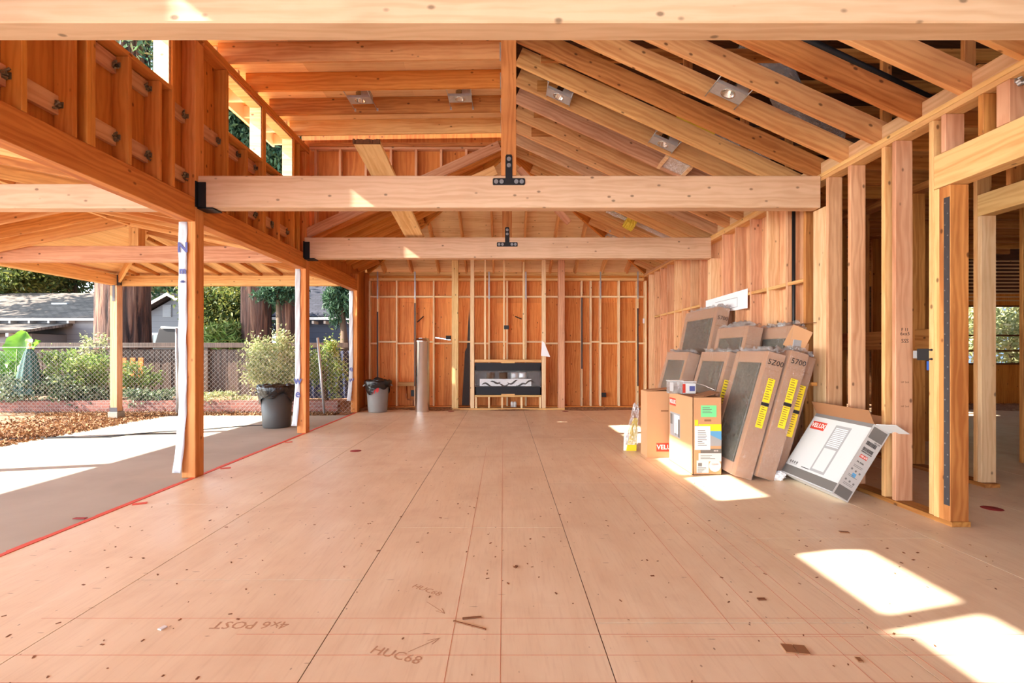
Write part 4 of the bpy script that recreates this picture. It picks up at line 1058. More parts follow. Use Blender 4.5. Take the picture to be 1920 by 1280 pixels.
# blue house
h = empty('blue_house', (-8.6, 18.5, 0), label='blue-grey house with a dark roof and white gutter beyond the fence, right', cat='house')
MB().box(.2, 5.5, 0, 4, 0, 2.62).build('wall', 'siding_blue', h)
roofslab(-.1, 5.8, -.45, 2.55, 4.6, 4.9, 'shingle_dark', h)
MB().box(-.1, 5.8, -.55, -.45, 2.50, 2.60).build('gutter', 'white_paint', h)
for k in range(13): MB().box(.1+k*.44, .18+k*.44, -.44, 0, 2.36, 2.47).build('rafter_tail', 'white_trim', h)
# foliage outside the far right window
tree(1895, 620, 13.6, 2.2, 1.3, 9000, .16, 'leaf_pale', 'sunlit leafy tree outside the far right window opening', 61)
# parked car glimpse
c = P(392, 612, 16.3)
e = empty('parked_car', (c.x, c.y, 0), label='small glimpse of a dark car with pale roof rail right of the front post', cat='car')
MB().prism([(-1.9, 0, .5), (1.9, 0, .5), (1.9, 0, 1.15), (1.1, 0, 1.3), (.15, 0, 2.05), (-1.7, 0, 2.1), (-1.9, 0, 1.4)], (0, 1.6, 0)).build('body', 'ink_black', e, bevel=.03)
MB().tube([(1.15, -.02, 1.32), (.15, -.02, 2.08), (-1.6, -.02, 2.13)], .03, 8).build('roof_rail', 'white_paint', e)
for x in (-1.2, 1.2): MB().cyl((x, -.02, .33), (x, .2, .33), .33, n=24).build('wheel', 'ink_black', e)
# cord lying on the slab
mb = MB()
pts = []
for i in range(60):
    t = i/59; px = -40+t*640
    x = -8.2+t*4.3; y = 6.55+t*1.9+.12*math.sin(t*9)+.06*math.sin(t*23)
    pts.append((x, y, .004))
mb.tube(pts, .007, 6).build('extension_cord', 'cord_black', label='thin dark cord lying across the patio slab', cat='cord')
MB().tube([(-8.5, 6.9, .006), (-6.9, 7.15, .006), (-5.9, 7.25, .006), (-5.7, 7.5, .01), (-5.1, 7.55, .006)], .009, 6).build('extension_cord', 'cord_black', label='second, thicker dark cord on the slab with a connector', cat='cord')
# ================================================================== LIGHT HOUSINGS in the ceilings
def can(loc, rot, label, bars=.20, s=1):
    e = empty('recessed_light', loc, rot, label=label, cat='light housing', group=None)
    mb = MB(); n = 28; R0 = .058*s; hx, hy = .15*s, .085*s
    # plate with a round hole
    vs = []; 
    for i in range(n):
        t = 2*math.pi*i/n; c_, s_ = math.cos(t), math.sin(t)
        k = min(hx/abs(c_) if abs(c_) > 1e-6 else 9, hy/abs(s_) if abs(s_) > 1e-6 else 9)
        vs += [(c_*R0, s_*R0, 0), (c_*k, s_*k, 0)]
    mb.add(vs, [(2*i, 2*((i+1) % n), 2*((i+1) % n)+1, 2*i+1) for i in range(n)])
    mb.box(-hx, hx, -hy, -hy+.002, 0, .03); mb.box(-hx, hx, hy-.002, hy, 0, .03)
    o = mb.build('mounting_plate', 'galvanized', e)
    MB().lathe([(R0, -.004), (R0+.008, -.004), (R0+.008, .0), (R0, .002), (R0, .10), (R0*.6, .11), (0, .11)], 28).build('lamp_can', 'steel_bright', e)
    MB().lathe([(.0, .06), (.022, .058), (.025, .07), (.0, .08)], 16).build('lamp_holder', 'ink_grey', e)
    MB().box(hx*.2, hx*.98, -hy*.9, hy*.9, .03, .10).build('junction_box', 'galvanized', e)
    for sx in (-1, 1):
        mb = MB().tube([(sx*hx*1.02, -bars, .012), (sx*hx*1.02, bars, .012)], .005, 6)
        mb.box(sx*hx*1.02-.012, sx*hx*1.02+.012, -bars-.004, -bars, -.0, .04); mb.box(sx*hx*1.02-.012, sx*hx*1.02+.012, bars, bars+.004, 0, .04)
        mb.build('hanger_bar', 'galvanized', e)
    return e
can((-1.95+.05, 6.40, 4.60), (0, -.016, 0), 'round recessed light housing between the flat roof joists, left one', .28)
can((-.58, 6.40, 4.62), (0, -.016, 0), 'round recessed light housing between the flat roof joists, right one', .28)
sa = math.atan(SL)
def rc(px, py, Y, label, dy=0):
    p = P(px, py, Y); p.z = zr(p.x)+.01; can(p, (0, sa, 0), label, .19)
rc(1365, 172, 4.45, 'recessed light housing between sloping rafters, the nearest and largest')
rc(1047, 213, 5.72, 'recessed light housing between sloping rafters, just right of the centre post')
rc(1243, 303, 5.72, 'recessed light housing between sloping rafters, just above the middle crossbeam')
rc(1152, 425, 9.7, 'small recessed light housing above the far crossbeam beside the foil duct')
# foil pads and ducts
def duct(pts, r0, label, mat='foil', seed=1, name='foil_duct'):
    mb = MB(); r = random.Random(seed); P_ = [Vector(p) for p in pts]; path = []
    for a, b in zip(P_[:-1], P_[1:]):
        for i in range(10): path.append(a.lerp(b, i/10))
    path.append(P_[-1])
    n = 26; u = None
    for i, p in enumerate(path):
        d = (path[min(i+1, len(path)-1)]-path[max(i-1, 0)]).normalized()
        u = d.orthogonal().normalized() if u is None else (u-d*u.dot(d)).normalized(); w = d.cross(u)
        for k in range(n):
            t = 2*math.pi*k/n; q = r0*(1+r.uniform(-.09, .07)+.04*(i % 2))
            mb.v.append(tuple(p+(u*math.cos(t)+w*math.sin(t))*q))
    for i in range(len(path)-1):
        for k in range(n): a = i*n; mb.f.append((a+k, a+(k+1) % n, a+n+(k+1) % n, a+n+k)); mb.m.append(0); mb.sm.append(False)
    mb.f += [tuple(range(n)), tuple(range(len(mb.v)-n, len(mb.v)))]; mb.m += [0, 0]; mb.sm += [False]*2
    return mb.build(name, mat, label=label, cat='duct')
duct([P(1405, 70, 5.9), P(1455, 130, 5.9), P(1490, 215, 6.0), P(1560, 262, 6.3)], .17, 'wide crumpled foil duct in the attic above the rafters', seed=1)
duct([P(1330, 243, 6.15), P(1385, 270, 6.15), P(1440, 300, 6.15)], .085, 'thin crumpled foil duct between sloping rafters, above the middle crossbeam', seed=2)
duct([(1.85, 8.54, 3.86), (2.4, 8.54, 3.62), (3.1, 8.54, 3.30)], .12, 'crumpled foil duct between rafters beyond the middle crossbeam', seed=3)
duct([P(1270, 215, 5.70), P(1340, 250, 5.70)], .035, 'thin yellow insulation piece between sloping rafters', 'yellow_foam', 4, 'insulation_strip')
duct([P(1173, 413, 8.50), P(1190, 422, 8.50)], .12, 'yellow insulation collar on the far foil duct', 'yellow_foam', 5, 'insulation_collar')
p = P(1265, 278, 6.12)
e = empty('foil_pad', (p.x, 6.12, zr(p.x)+.03), (0, sa, 0), label='square foil-covered pad between two sloping rafters', cat='pad')
MB().box(-.14, .14, -.17, .17, 0, .02).build('pad', 'foil', e)
for x in (-.16, .16): MB().box(x-.02, x+.02, -.18, .18, -.03, .02).build('batten', 'pale_stud', e)
MB().tube([P(1500, 68, 4.3), P(1640, 135, 4.3), P(1755, 190, 4.3)], .03, 12).build('black_pipe', 'black_metal', label='long black pipe running through the attic at upper right', cat='pipe')
MB().tube([(4.6, 3.2, 3.85), (8.5, 3.2, 3.95)], .1, 20).build('round_duct', 'galvanized', label='round metal duct crossing over the side room at upper right', cat='duct')
MB().tube([(-1.0-.9, 5.53, 4.585), (-1.35-.0, 5.53, 4.585)], .011, 8).build('metal_bar', 'steel_bright', loc=(-.98+.0, 0, 0), label='thin bright metal bar under the first visible flat roof joist', cat='bar')
# black vertical pipes in the right wall
for i, (y, x) in enumerate(((5.46, 3.27), (8.05, 3.28))):
    MB().tube([(x, y, .5 if i == 0 else 1.3), (x, y, 3.0)], .018, 10).build('vent_pipe', 'black_metal', label=('thin black vertical pipe in the right wall behind the leaning boxes', 'thin black vertical pipe in the far part of the right wall')[i], cat='pipe')
# device box between studs at right
e = empty('electrical_box', (3.255, 3.70, 1.25), label='black electrical box bracket spanning between studs beside the strapped post', cat='electrical box')
MB().box(-.012, .03, -.008, .10, -.045, .045).build('bracket', 'box_black', e, bevel=.002)
MB().box(-.012, .03, .10, .135, -.03, .03).build('box_end', 'galvanized', e)
mb = MB()
for z in (-.035, .035): mb.box(-.019, -.0155, -.045, .0, z-.006, z+.006); mb.cyl((-.0155, -.036, z), (-.021, -.036, z), .009, n=10)
mb.build('mounting_tabs', 'box_black', e)
MB().box(3.25, 3.29, 3.695, 3.72, 1.13, 1.20).build('blue_outlet_box', 'blue_plastic', label='small blue outlet box just below the black electrical box', cat='electrical box')
MB().lathe([(0, 0), (.05, 0), (.055, .02), (.05, .05), (.0, .055)], 20).build('junction_box', 'galvanized', loc=(4.46, 4.95, 1.95), rot=(math.pi/2, 0, 0), label='round metal junction box seen right of the strapped post', cat='electrical box')
# handwriting on stud
hw = bpy.data.objects['wall_stud']
for s, z, sz in (('F 11', 1.47, .045), ('6xx5', 1.42, .045), ('SSS', 1.36, .05)):
    pass
e = [o for o in bpy.data.objects if o.get('label', '').startswith('stud with black handwriting')][0]
MI = e.matrix_world if False else Matrix.Translation(e.location) @ e.rotation_euler.to_matrix().to_4x4()
def on_world(o, parent, Mx):
    pm = Matrix.Translation(parent.location) @ parent.rotation_euler.to_matrix().to_4x4()
    o.parent = parent; o.matrix_basis = pm.inverted() @ Mx
for s, z, sz in (('F 11', 1.455, .035), ('6xx5', 1.42, .04), ('SSS', 1.36, .045)):
    t = text(s, sz, 'ink_black', None, ext=.0004, name='handwriting')
    on_world(t, e, Matrix.Translation((3.315, 3.9992, z)) @ Euler((math.pi/2, 0, 0)).to_matrix().to_4x4())
for z in (1.02, .82):
    t = text('HF 2x6', .022, 'ink_brown', None, ext=.0004, name='grade_stamp')
    on_world(t, e, Matrix.Translation((3.315, 3.9992, z)) @ Euler((math.pi/2, 0, 0)).to_matrix().to_4x4())
# ================================================================== THINGS BY THE BACK WALL
# trash can inside
def bin_(loc, s, mat, label, bagcol, paint, seed):
    e = empty('trash_can', loc, (0, 0, .3), label=label, cat='trash can')
    MB().lathe([(0, .0), (.185, .0), (.195, .015), (.20, .03), (.238, .60), (.238, .60), (.262, .605), (.266, .63), (.262, .65), (.25, .66), (.235, .62), (.19, .04), (0, .04)], 40).build('bin_body', mat, e)
    for sg in (-1, 1):
        MB().tube([(sg*.255, -.06, .60), (sg*.30, -.05, .56), (sg*.30, .05, .56), (sg*.255, .06, .60)], .012, 8).build('handle', mat, e)
    r = random.Random(seed)
    mb = MB(); n = 64
    ph = [r.uniform(0, 6) for _ in range(5)]
    prof = [(.250, .47), (.256, .50), (.266, .54), (.278, .58), (.288, .64), (.278, .68), (.25, .685), (.22, .66), (.20, .58)]
    for j, (q, z) in enumerate(prof):
        for i in range(n):
            t = 2*math.pi*i/n
            wv = .03*math.sin(3*t+ph[0])+.035*math.sin(7*t+ph[1]+j)+.04*math.sin(15*t+ph[2]+j*1.3)+r.uniform(-.03, .03)
            dz = (.06*math.sin(2*t+ph[3])+.04*math.sin(5*t+ph[4])) if j < 3 else .01*math.sin(9*t+j)
            mb.v.append((q*(1+wv*.5)*math.cos(t), q*(1+wv*.5)*math.sin(t), z+dz*(1-j/3 if j < 3 else 1)))
    for j in range(len(prof)-1):
        for i in range(n): a = j*n; mb.f.append((a+i, a+(i+1) % n, a+n+(i+1) % n, a+n+i)); mb.m.append(0); mb.sm.append(True)
    mb.build('bin_bag', 'bag_black', e)
    if paint:
        mb = MB(); n = 18; a0, a1 = math.radians(222), math.radians(290)
        up = []; dn = []
        for i in range(n+1):
            t = a0+(a1-a0)*i/n-.3; lo = .50-.09*abs(math.sin(i*.9))-.03*math.sin(i*2.3)
            for lst, z in ((up, .575), (dn, lo)):
                q = .2+(z-.03)*(.038/.57)+.003; lst.append((q*math.cos(t), q*math.sin(t), z))
        mb.add(up+dn, [(i, i+1, n+2+i, n+1+i) for i in range(n)])
        mb.build('paint_splash', 'red_paint', e, label='red paint splash under the rim')
    # rumpled bag top
    mb = MB()
    for k in range(5):
        c_ = (r.uniform(-.05, .17), r.uniform(-.1, .1), .66); q = r.uniform(.06, .11)
        mb.lathe([(0, q*.9), (q*.5, q*.75), (q*.85, q*.3), (q, 0), (q*.8, -q*.4)], 14, c=c_, wob=lambda t, j: .25*math.sin(t*3+k+j))
    if paint: mb.build('bag_bulge', 'bag_black', e)
    return e
bin_((-2.72, 10.42, 0), 1, 'bin_grey_pale', 'grey indoor trash can with a black bag and red paint, in the back left corner', 0, True, 3)
b2 = bin_((-3.90, 8.30, -.004), 1, 'bin_grey', 'dark grey outdoor trash can with a black bag beside the middle left post', 0, False, 8)
b2.scale = (1.10, 1.10, 1.06)
# silver flue pipe section standing on the floor
e = empty('flue_pipe', ((790.5-VX)*10.35/F, 10.45, 0), label='tall shiny silver flue pipe standing upright on the floor', cat='pipe')
MB().lathe([(.150, 0), (.150, .02), (.153, .03), (.153, 1.50), (.156, 1.505), (.156, 1.54), (.150, 1.545), (.150, 1.58), (.143, 1.58), (.143, .0), (.150, 0)], 64).build('outer_pipe', 'steel_bright', e)
MB().lathe([(.10, 1.585), (.10, .01), (.098, .01), (.098, 1.585), (.10, 1.585)], 48).build('inner_pipe', 'steel_bright', e)
MB().tube([(-.15, .0, .02), (-.1535, .0, 1.5)], .0035, 6).build('seam', 'galvanized', e)
# copper pipe + valve box
e = empty('gas_pipe', (P(762, 740, 11.25).x, 11.25, 0), label='copper pipe with fittings low in the back wall', cat='pipe')
MB().tube([(0, 0, .50), (0, 0, .22), (.03, -.01, .19), (.14, -.01, .19), (.16, -.01, .16), (.16, -.01, .0)], .014, 10).build('pipe', 'copper', e)
MB().cyl((.0, 0, .26), (.0, 0, .32), .022).build('fitting', 'copper', e)
MB().box(.11, .22, -.03, .05, .26, .40).build('valve_box', 'box_black', e)
MB().box(0, .11, 0, .05, 0, .085).build('outlet_box', 'box_black', loc=(P(945, 617, 10.75).x, 10.75, P(945, 617, 10.75).z), label='black electrical box on a stud above the fireplace insert', cat='electrical box', bevel=.004)
MB().box(0, .10, 0, .05, 0, .10).build('outlet_box', 'box_black', loc=(P(1128, 744, 11.2).x+.0, 11.17, P(1128, 744, 11.2).z), label='black electrical box low in the right part of the back wall', cat='electrical box', bevel=.004)
for px, l in ((788, 'short dark nail bar in the fourth bay of the back wall'), (972, 'short dark cable end right of the middle fireplace stud')):
    a = P(px-6, 604 if px < 900 else 593, 11.28); b = P(px+6, 593 if px < 900 else 598, 11.28)
    MB().tube([a, b], .012, 6).build('cable_end', 'ink_black', label=l, cat='cable')
e = empty('level_tool', P(816, 634, 11.2), label='silver metal bar with a dark grip resting on a block left of the fireplace', cat='tool')
member('bar', (0, -.02, .0), (.36, -.02, -.05), .03, .03, 'steel_bright', parent=e); lumber('grip', (.25, .36, -.05, .03, -.03, .06), 'ink_black', parent=e)
for i, px in enumerate((960.5, 966)):
    MB().lathe([(.0, 0), (.035, 0), (.035, .09), (.025, .12), (0, .125)], 16).build('pipe_stub', 'plastic_white', loc=(fx(px), 10.98, .04), label=('left', 'right')[i]+' of two small white pipe stubs under the fireplace sill', cat='pipe')
MB().prism([(0, 0, 0), (.20, -.02, -.02), (.07, -.01, .30), (.02, 0, .33)], (0, -.002, 0)).build('paper_note', 'paper_white', loc=P(1014.5, 667, 10.77), label='white triangular sheet hanging on the stud right of the fireplace', cat='paper')
MB().box(0, .04, 0, .005, 0, .11).build('paper_tag', 'paper_white', loc=(3.20, 11.15, 1.95), label='small white tag at the back right corner', cat='paper')
# paint dots on the floor
for i, (px, py) in enumerate(((846, 771), (667, 845), (1060, 771), (1860, 953))):
    Y = F*H/(py-VY); p = P(px, py, Y)
    MB().lathe([(0, .0012), (.07, .001), (.072, 0)], 20).build('paint_dot', 'red_dot', loc=(p.x, p.y, .0008), label=('red paint dot on the floor by the left fireplace post', 'red paint dot on the floor between the left posts', 'red paint dot on the floor by the right fireplace post', 'red paint dot on the floor beyond the right opening')[i], cat='mark')
# ================================================================== CARTONS
def label_lines(parent, y0, y1, z0, z1, x, n, mat='ink_black', seed=1, face='x', h=.35):
    """rows of small print on a plane x=const (face 'x': reads from -x) or y=const (face 'y')"""
    r = random.Random(seed); mb = MB()
    for i in range(n):
        zc = z1-(z1-z0)*(i+.5)/n; hh = (z1-z0)/n*h*.5; L = (y1-y0)*r.uniform(.45, .98)
        if face == 'x': mb.box(x-.0006, x, y1-L, y1, zc-hh, zc+hh)
        else: mb.box(y0, y0+L, x-.0006, x, zc-hh, zc+hh)
    return mb.build('small_print', mat, parent)
def logo(parent, face, c, w, rot=0, s='VELUX'):
    """red logo plate; face 'x' = on plane facing -x, 'y' = facing -y"""
    h_ = w*.42
    if face == 'x':
        e = MB().box(-.0012, 0, -w/2, w/2, -h_/2, h_/2).build('logo_plate', 'logo_red', parent, loc=c)
        text(s, w*.32, 'logo_white', e, (-.0016, 0, -.0), (math.pi/2, 0, -math.pi/2), 'logo_lettering', bold=w*.006)
    else:
        e = MB().box(-w/2, w/2, -.0012, 0, -h_/2, h_/2).build('logo_plate', 'logo_red', parent, loc=c)
        text(s, w*.32, 'logo_white', e, (0, -.0016, 0), (math.pi/2, 0, 0), 'logo_lettering', bold=w*.006)
    return e
# big kraft carton B
e = empty('kraft_carton', (1.955, 5.01, 0), label='large open kraft carton with a green label and red logo, before the skylights', cat='box')
L, W, Hh = .30, .72, .80
mb = MB(); t = .006
mb.box(0, t, 0, W, 0, Hh); mb.box(L-t, L, 0, W, 0, Hh); mb.box(0, L, 0, t, 0, Hh); mb.box(0, L, W-t, W, 0, Hh); mb.box(0, L, 0, W, 0, t)
mb.build('carton_body', 'kraft', e)
MB().box(0.001, L-.001, .001, W-.001, Hh, Hh+.004).build('inner_flap', 'kraft_dark', e)
member('top_flap', (.14, .16, Hh+.006), (.30, .16, Hh+.05), .26, .004, 'kraft_dark', parent=e, bevel=0)
member('top_flap', (.02, .02, Hh+.006), (.12, .02, Hh+.012), .02, .004, 'kraft', parent=e, bevel=0)
logo(e, 'x', (0, W-.125, .70), .20)
pc = MB().box(-.001, 0, W-.36, W-.04, .31, .58).build('picture_print', 'print_light', e)
MB().box(-.0016, -.001, W-.34, W-.18, .35, .56).build('window_picture', 'white_paint', pc)
MB().box(-.0022, -.0016, W-.12, W-.05, .44, .56).build('dark_picture', 'print_grey', pc); MB().box(-.0022, -.0016, W-.35, W-.30, .32, .52).build('dark_picture', 'print_grey', pc)
MB().box(-.0024, -.0016, W-.235, W-.225, .33, .47).build('rod_picture', 'ink_black', pc)
gl = MB().box(.085, .245, -.0014, 0, .60, .72).build('green_label', 'label_green', e)
label_lines(gl, .10, .23, .635, .705, -.0015, 4, 'ink_grey', 3, 'y')
MB().box(.12, .19, -.002, 0, .555, .575).build('hand_hole', 'kraft_dark', e)
MB().box(.02, .055, -.0022, 0, .51, .57).build('tape_patch', 'label_yellow', e)
pr = MB().box(.06, L-.004, -.001, 0, .30, .525).build('printed_panel', 'print_light', e)
MB().box(.06, L-.004, -.0016, -.001, .455, .525).build('yellow_band', 'label_yellow', pr); MB().prism([(.15, -.001, .455), (L-.004, -.001, .455), (L-.004, -.001, .36), (.17, -.001, .42)], (0, -.0008, 0)).build('blue_band', 'label_blue', pr)
MB().box(.08, L-.004, -.0012, 0, .225, .27).build('grey_band', 'print_grey', e)
text('00 00', .02, 'logo_white', e, (.24, -.002, .25), (math.pi/2, 0, 0), 'band_lettering')
pw = MB().box(.02, .18, -.004, -.002, .26, .505).build('paper_sleeve', 'paper_white', e, label='crumpled white document sleeve')
label_lines(pw, .05, .15, .30, .47, -.0045, 9, 'ink_grey', 5, 'y')
w3 = MB().box(.06, L-.004, -.0009, 0, .14, .225).build('white_panel', 'carton_white', e); label_lines(w3, .08, .27, .16, .21, -.0012, 3, 'ink_grey', 7, 'y')
w2 = MB().box(.04, .165, -.0014, 0, .02, .15).build('shipping_label', 'carton_white', e)
label_lines(w2, .05, .15, .025, .08, -.0016, 5, 'ink_black', 6, 'y'); MB().box(.055, .095, -.002, -.0014, .09, .125).build('bar_code', 'ink_grey', w2)
MB().cyl((.23, -.0013, .095), (.23, 0, .095), .062, n=28, smooth=False).build('round_label', 'carton_white', e)
text('CLEAN', .022, 'logo_red', e, (.23, -.002, .11), (math.pi/2, 0, 0), 'label_lettering')
# kraft carton A behind
e = empty('kraft_carton', (1.725, 5.84, 0), label='plain kraft carton with a red logo near its foot, half hidden behind the open carton', cat='box')
MB().box(0, .42, 0, .26, 0, .80).build('carton_body', 'kraft', e, bevel=.002)
MB().box(.02, .40, .02, .24, .80, .806).build('top_flap', 'kraft_dark', e)
member('top_flap', (.0, .10, .803), (.36, .10, .835), .22, .004, 'kraft', parent=e, bevel=0)
MB().box(.17, .26, -.0015, 0, .555, .575).build('hand_hole', 'kraft_dark', e)
logo(e, 'y', (.235, 0, .125), .24)
# tubs of screws
for nm, px, lab, m2 in (('screw_tub', 1265, 'clear tub of brown screws on top of the cartons', 'brown_screws'), ('screw_tub', 1289, 'white-and-red tub on top of the open carton', 'plastic_white')):
    Y = 5.5; p = P(px, 736, Y); 
    e = empty(nm, (p.x, Y, .805), label=lab, cat='tub')
    w_ = .075
    if m2 == 'brown_screws':
        MB().box(-w_+.006, w_-.006, -.05, .05, .004, .075).build('screws', m2, e)
        MB().box(-w_, w_, -.06, .06, 0, .14).build('tub', 'milky_film', e, bevel=.006)
        MB().box(-w_-.001, -w_+.04, -.062, -.0605, .03, .13).build('tub_label', 'carton_white', e)
    else:
        MB().box(-w_, w_, -.06, .06, 0, .12).build('tub', m2, e, bevel=.006)
        MB().box(-w_-.002, -w_+.03, -.062, -.0605, .01, .11).build('tub_label', 'logo_red', e); MB().box(.0, .06, -.062, -.0605, .03, .085).build('picture_label', 'wrap_blue', e)
    MB().box(-w_-.004, w_+.004, -.064, .064, .125 if m2 == 'plastic_white' else .14, .14 if m2 == 'plastic_white' else .15).build('lid', 'plastic_white', e, bevel=.003)
MB().tube([P(1300, 717, 5.4), P(1320, 722, 5.3), P(1340, 731, 5.15)], .004, 6).build('wire_rod', 'steel_bright', label='thin bright rod lying over the open carton', cat='rod')
# leaning skylight cartons
def skylight(y0, W, L, t, lean, xb, label, yel=(), hand=None, film_=True, seed=1, frame=.09, flap=False):
    """root at the back-bottom edge nearest the viewer; local x = thickness (front is -x), y = width, z = length"""
    e = empty('skylight_carton', (xb, y0, .002), (0, lean, 0), label=label, cat='skylight')
    mb = MB()
    fr = frame
    mb.box(-t, 0, 0, fr, 0, L); mb.box(-t, 0, W-fr, W, 0, L); mb.box(-t, 0, fr, W-fr, 0, fr*1.5); mb.box(-t, 0, fr, W-fr, L-fr*1.5, L); mb.box(-.01, 0, fr, W-fr, fr, L-fr)
    mb.build('carton', 'carton_tan', e, bevel=.003)
    g = MB().box(-t+.012, -t+.03, fr, W-fr, fr*1.5, L-fr*1.5).build('glass_pane', 'pane_glass', e)
    MB().box(-t+.009, -t+.012, fr+.05, fr+.056, fr*1.5, L-fr*1.5).build('glass_mark', 'print_grey', g)
    MB().box(-t-.001, .001, -.001, .0, L*.86, L*.864).build('carton_seam', 'kraft_dark', e)
    if film_:
        r = random.Random(seed); o_ = .006; mb = MB()
        nz, ny = 46, 24
        for j in range(nz+1):
            for i in range(ny+1):
                y = W*i/ny; z = L*j/nz
                mb.v.append((-t-o_-.010*r.random()-(.012*math.sin(z*17+y*9)**2 if fr < y < W-fr else 0)*0, y, z))
        for j in range(nz):
            for i in range(ny): a = j*(ny+1)+i; mb.f.append((a, a+1, a+ny+2, a+ny+1)); mb.m.append(0); mb.sm.append(True)
        b0 = len(mb.v); n2 = 6
        for j in range(nz+1):
            for i in range(n2+1): mb.v.append((-t-o_+(t+o_)*i/n2, -.004-.006*r.random(), L*j/nz))
        for j in range(nz):
            for i in range(n2): a = b0+j*(n2+1)+i; mb.f.append((a, a+1, a+n2+2, a+n2+1)); mb.m.append(0); mb.sm.append(True)
        mb.build('plastic_film', 'clear_film', e)
        mb = MB(); n3 = 22
        for j in range(5):
            for i in range(n3+1): mb.v.append((-t*.9+t*.8*j/4+r.uniform(-.015, .015), W*i/n3, L+.004+r.uniform(0, .06)))
        for j in range(4):
            for i in range(n3): a = j*(n3+1)+i; mb.f.append((a, a+1, a+n3+2, a+n3+1)); mb.m.append(0); mb.sm.append(True)
        mb.build('film_bunch', 'milky_film', e)
    for (z0, z1, x0, x1) in yel:
        lb = MB().box(x0, x1, -.013, -.0115, z0, z1).build('yellow_label', 'label_yellow', e)
        mb = MB(); r = random.Random(int(z0*100)+seed)
        for k in range(9):
            zc = z1-(z1-z0)*(k+.7)/10; mb.box(x0+.008, x0+(x1-x0)*r.uniform(.5, .9), -.0137, -.013, zc, zc+(z1-z0)*.028)
        mb.build('small_print', 'ink_brown', lb)
    if len(yel) > 1: MB().box(yel[0][2]-.004, yel[0][3]+.004, -.014, -.0115, yel[0][0]-.035, yel[0][0]-.005).build('black_sticker', 'ink_black', e)
    if hand: text(hand, .075, 'ink_black', e, (-t*.5, -.017, L*.92), (math.pi/2, 0, 0), 'handwriting', ext=.0004)
    return e
YL = ((.78, 1.02, -.115, -.045), (.52, .74, -.115, -.045))
skylight(6.66, .86, 1.28, .16, .27, 2.36, 'leaning skylight carton farthest left in the front row', (), None, True, 1, .08)
skylight(5.62, .80, 1.28, .16, .27, 2.44, 'leaning skylight carton in the front row behind the screw tubs, with one yellow label', ((.62, .95, -.14, -.06),), None, True, 2, .08)
skylight(4.79, .66, 1.28, .175, .272, 2.45, 'big wrapped skylight in the front row directly right of the open kraft carton', YL, '5Z00', True, 3, .08)
skylight(4.76, .68, 1.29, .175, .272, 2.655, 'second wrapped skylight with yellow labels, just right of the big one', YL, '5700', True, 4, .08)
skylight(4.86, .6, 1.25, .12, .272, 2.80, 'wrapped carton mostly hidden behind the second labelled skylight', ((.70, .95, -.10, -.03), (.42, .66, -.10, -.03)), None, True, 5, .08)
skylight(6.80, 1.20, 1.92, .17, .20, 2.80, 'tallest leaning skylight, highest of the group under the white drawing', (), '5700', True, 6, .10)
skylight(5.62, .82, 1.58, .17, .20, 2.70, 'skylight carton of the upper row between the tallest and the open-flapped one', (), None, True, 7, .09)
hk = skylight(5.14, .68, 1.55, .15, .155, 2.98, 'skylight carton with an open cardboard flap, right end of the upper row', (), None, True, 8, .09)
member('open_flap', (-.15, -.004, 1.56), (.04, -.05, 1.50), .004, -.24, 'kraft', parent=hk, bevel=0, hint=(0, 0, 1))
member('open_flap', (-.14, .02, 1.56), (.02, .02, 1.60), .30, .004, 'kraft_dark', parent=hk, bevel=0)
MB().box(-.13, -.02, -.03, -.012, 1.05, 1.40).build('foam_insert', 'print_light', hk); MB().box(-.015, .03, -.03, -.012, 1.02, 1.38).build('inner_strip', 'kraft', hk)
skylight(6.35, .4, 1.66, .10, .20, 2.93, 'narrow plastic-covered carton tucked behind the upper row', (), None, True, 9, .09)
MB().box(0, .06, 0, .24, 0, .035).build('wood_offcut', 'brown_wood', loc=(3.10, 4.88, .93), label='short brown wood offcut sticking out behind the labelled skylights', cat='offcut')
MB().box(0, .05, 0, .03, 0, .045).build('orange_clip', 'orange_plastic', loc=(2.72, 5.50, 1.21), label='small orange clip on top of the big wrapped skylight', cat='clip', bevel=.01)
# plastic-wrapped yellow bag at the left end
c = P(1196, 800, 6.3)
e = empty('wrapped_bag', (1.70, 6.25, 0), label='clear plastic bag with yellow papers leaning left of the plain kraft carton', cat='bag')
r = random.Random(6); mb = MB(); n = 10
for sgn in (0, 1):
    for j in range(n+1):
        for i in range(6):
            tt = j/n; wdt = .16*(1-tt*.55)
            mb.v.append((-.06+wdt*(i/5-.5)+.07*tt+r.uniform(-.008, .008), (.02 if sgn else -.02)*(1-tt)+r.uniform(-.008, .008), .08+.52*tt+(.03 if i in (1, 4) and j == n else 0)))
for sgn in (0, 1):
    for j in range(n):
        for i in range(5): a = sgn*(n+1)*6+j*6+i; mb.f.append((a, a+1, a+7, a+6)); mb.m.append(0); mb.sm.append(True)
mb.build('plastic_bag', 'bag_film', e)
MB().prism([(-.12, 0, .0), (.01, 0, .0), (.03, 0, .42), (-.03, 0, .42)], (0, .01, 0)).build('yellow_paper', 'label_yellow', e)
MB().prism([(-.15, .02, .0), (-.02, .02, .0), (.0, .02, .12), (-.14, .02, .26)], (0, .008, 0)).build('white_paper', 'paper_white', e)
# white drawing sheet on the wall
MB().prism([(3.232, 6.42, 1.86), (3.232, 7.75, 1.86), (3.232, 7.75, 2.10), (3.232, 6.42, 2.12)], (.002, 0, 0)).build('drawing_sheet', 'paper_white', label='white plan drawing pinned to the right wall above the skylights', cat='paper')
MB().box(3.2305, 3.2315, 6.7, 7.4, 1.90, 1.905).box(3.2305, 3.2315, 6.7, 6.706, 1.90, 2.03).box(3.2305, 3.2315, 6.7, 7.4, 2.03, 2.035).build('line_drawing', 'ink_grey', bpy.data.objects['drawing_sheet'])
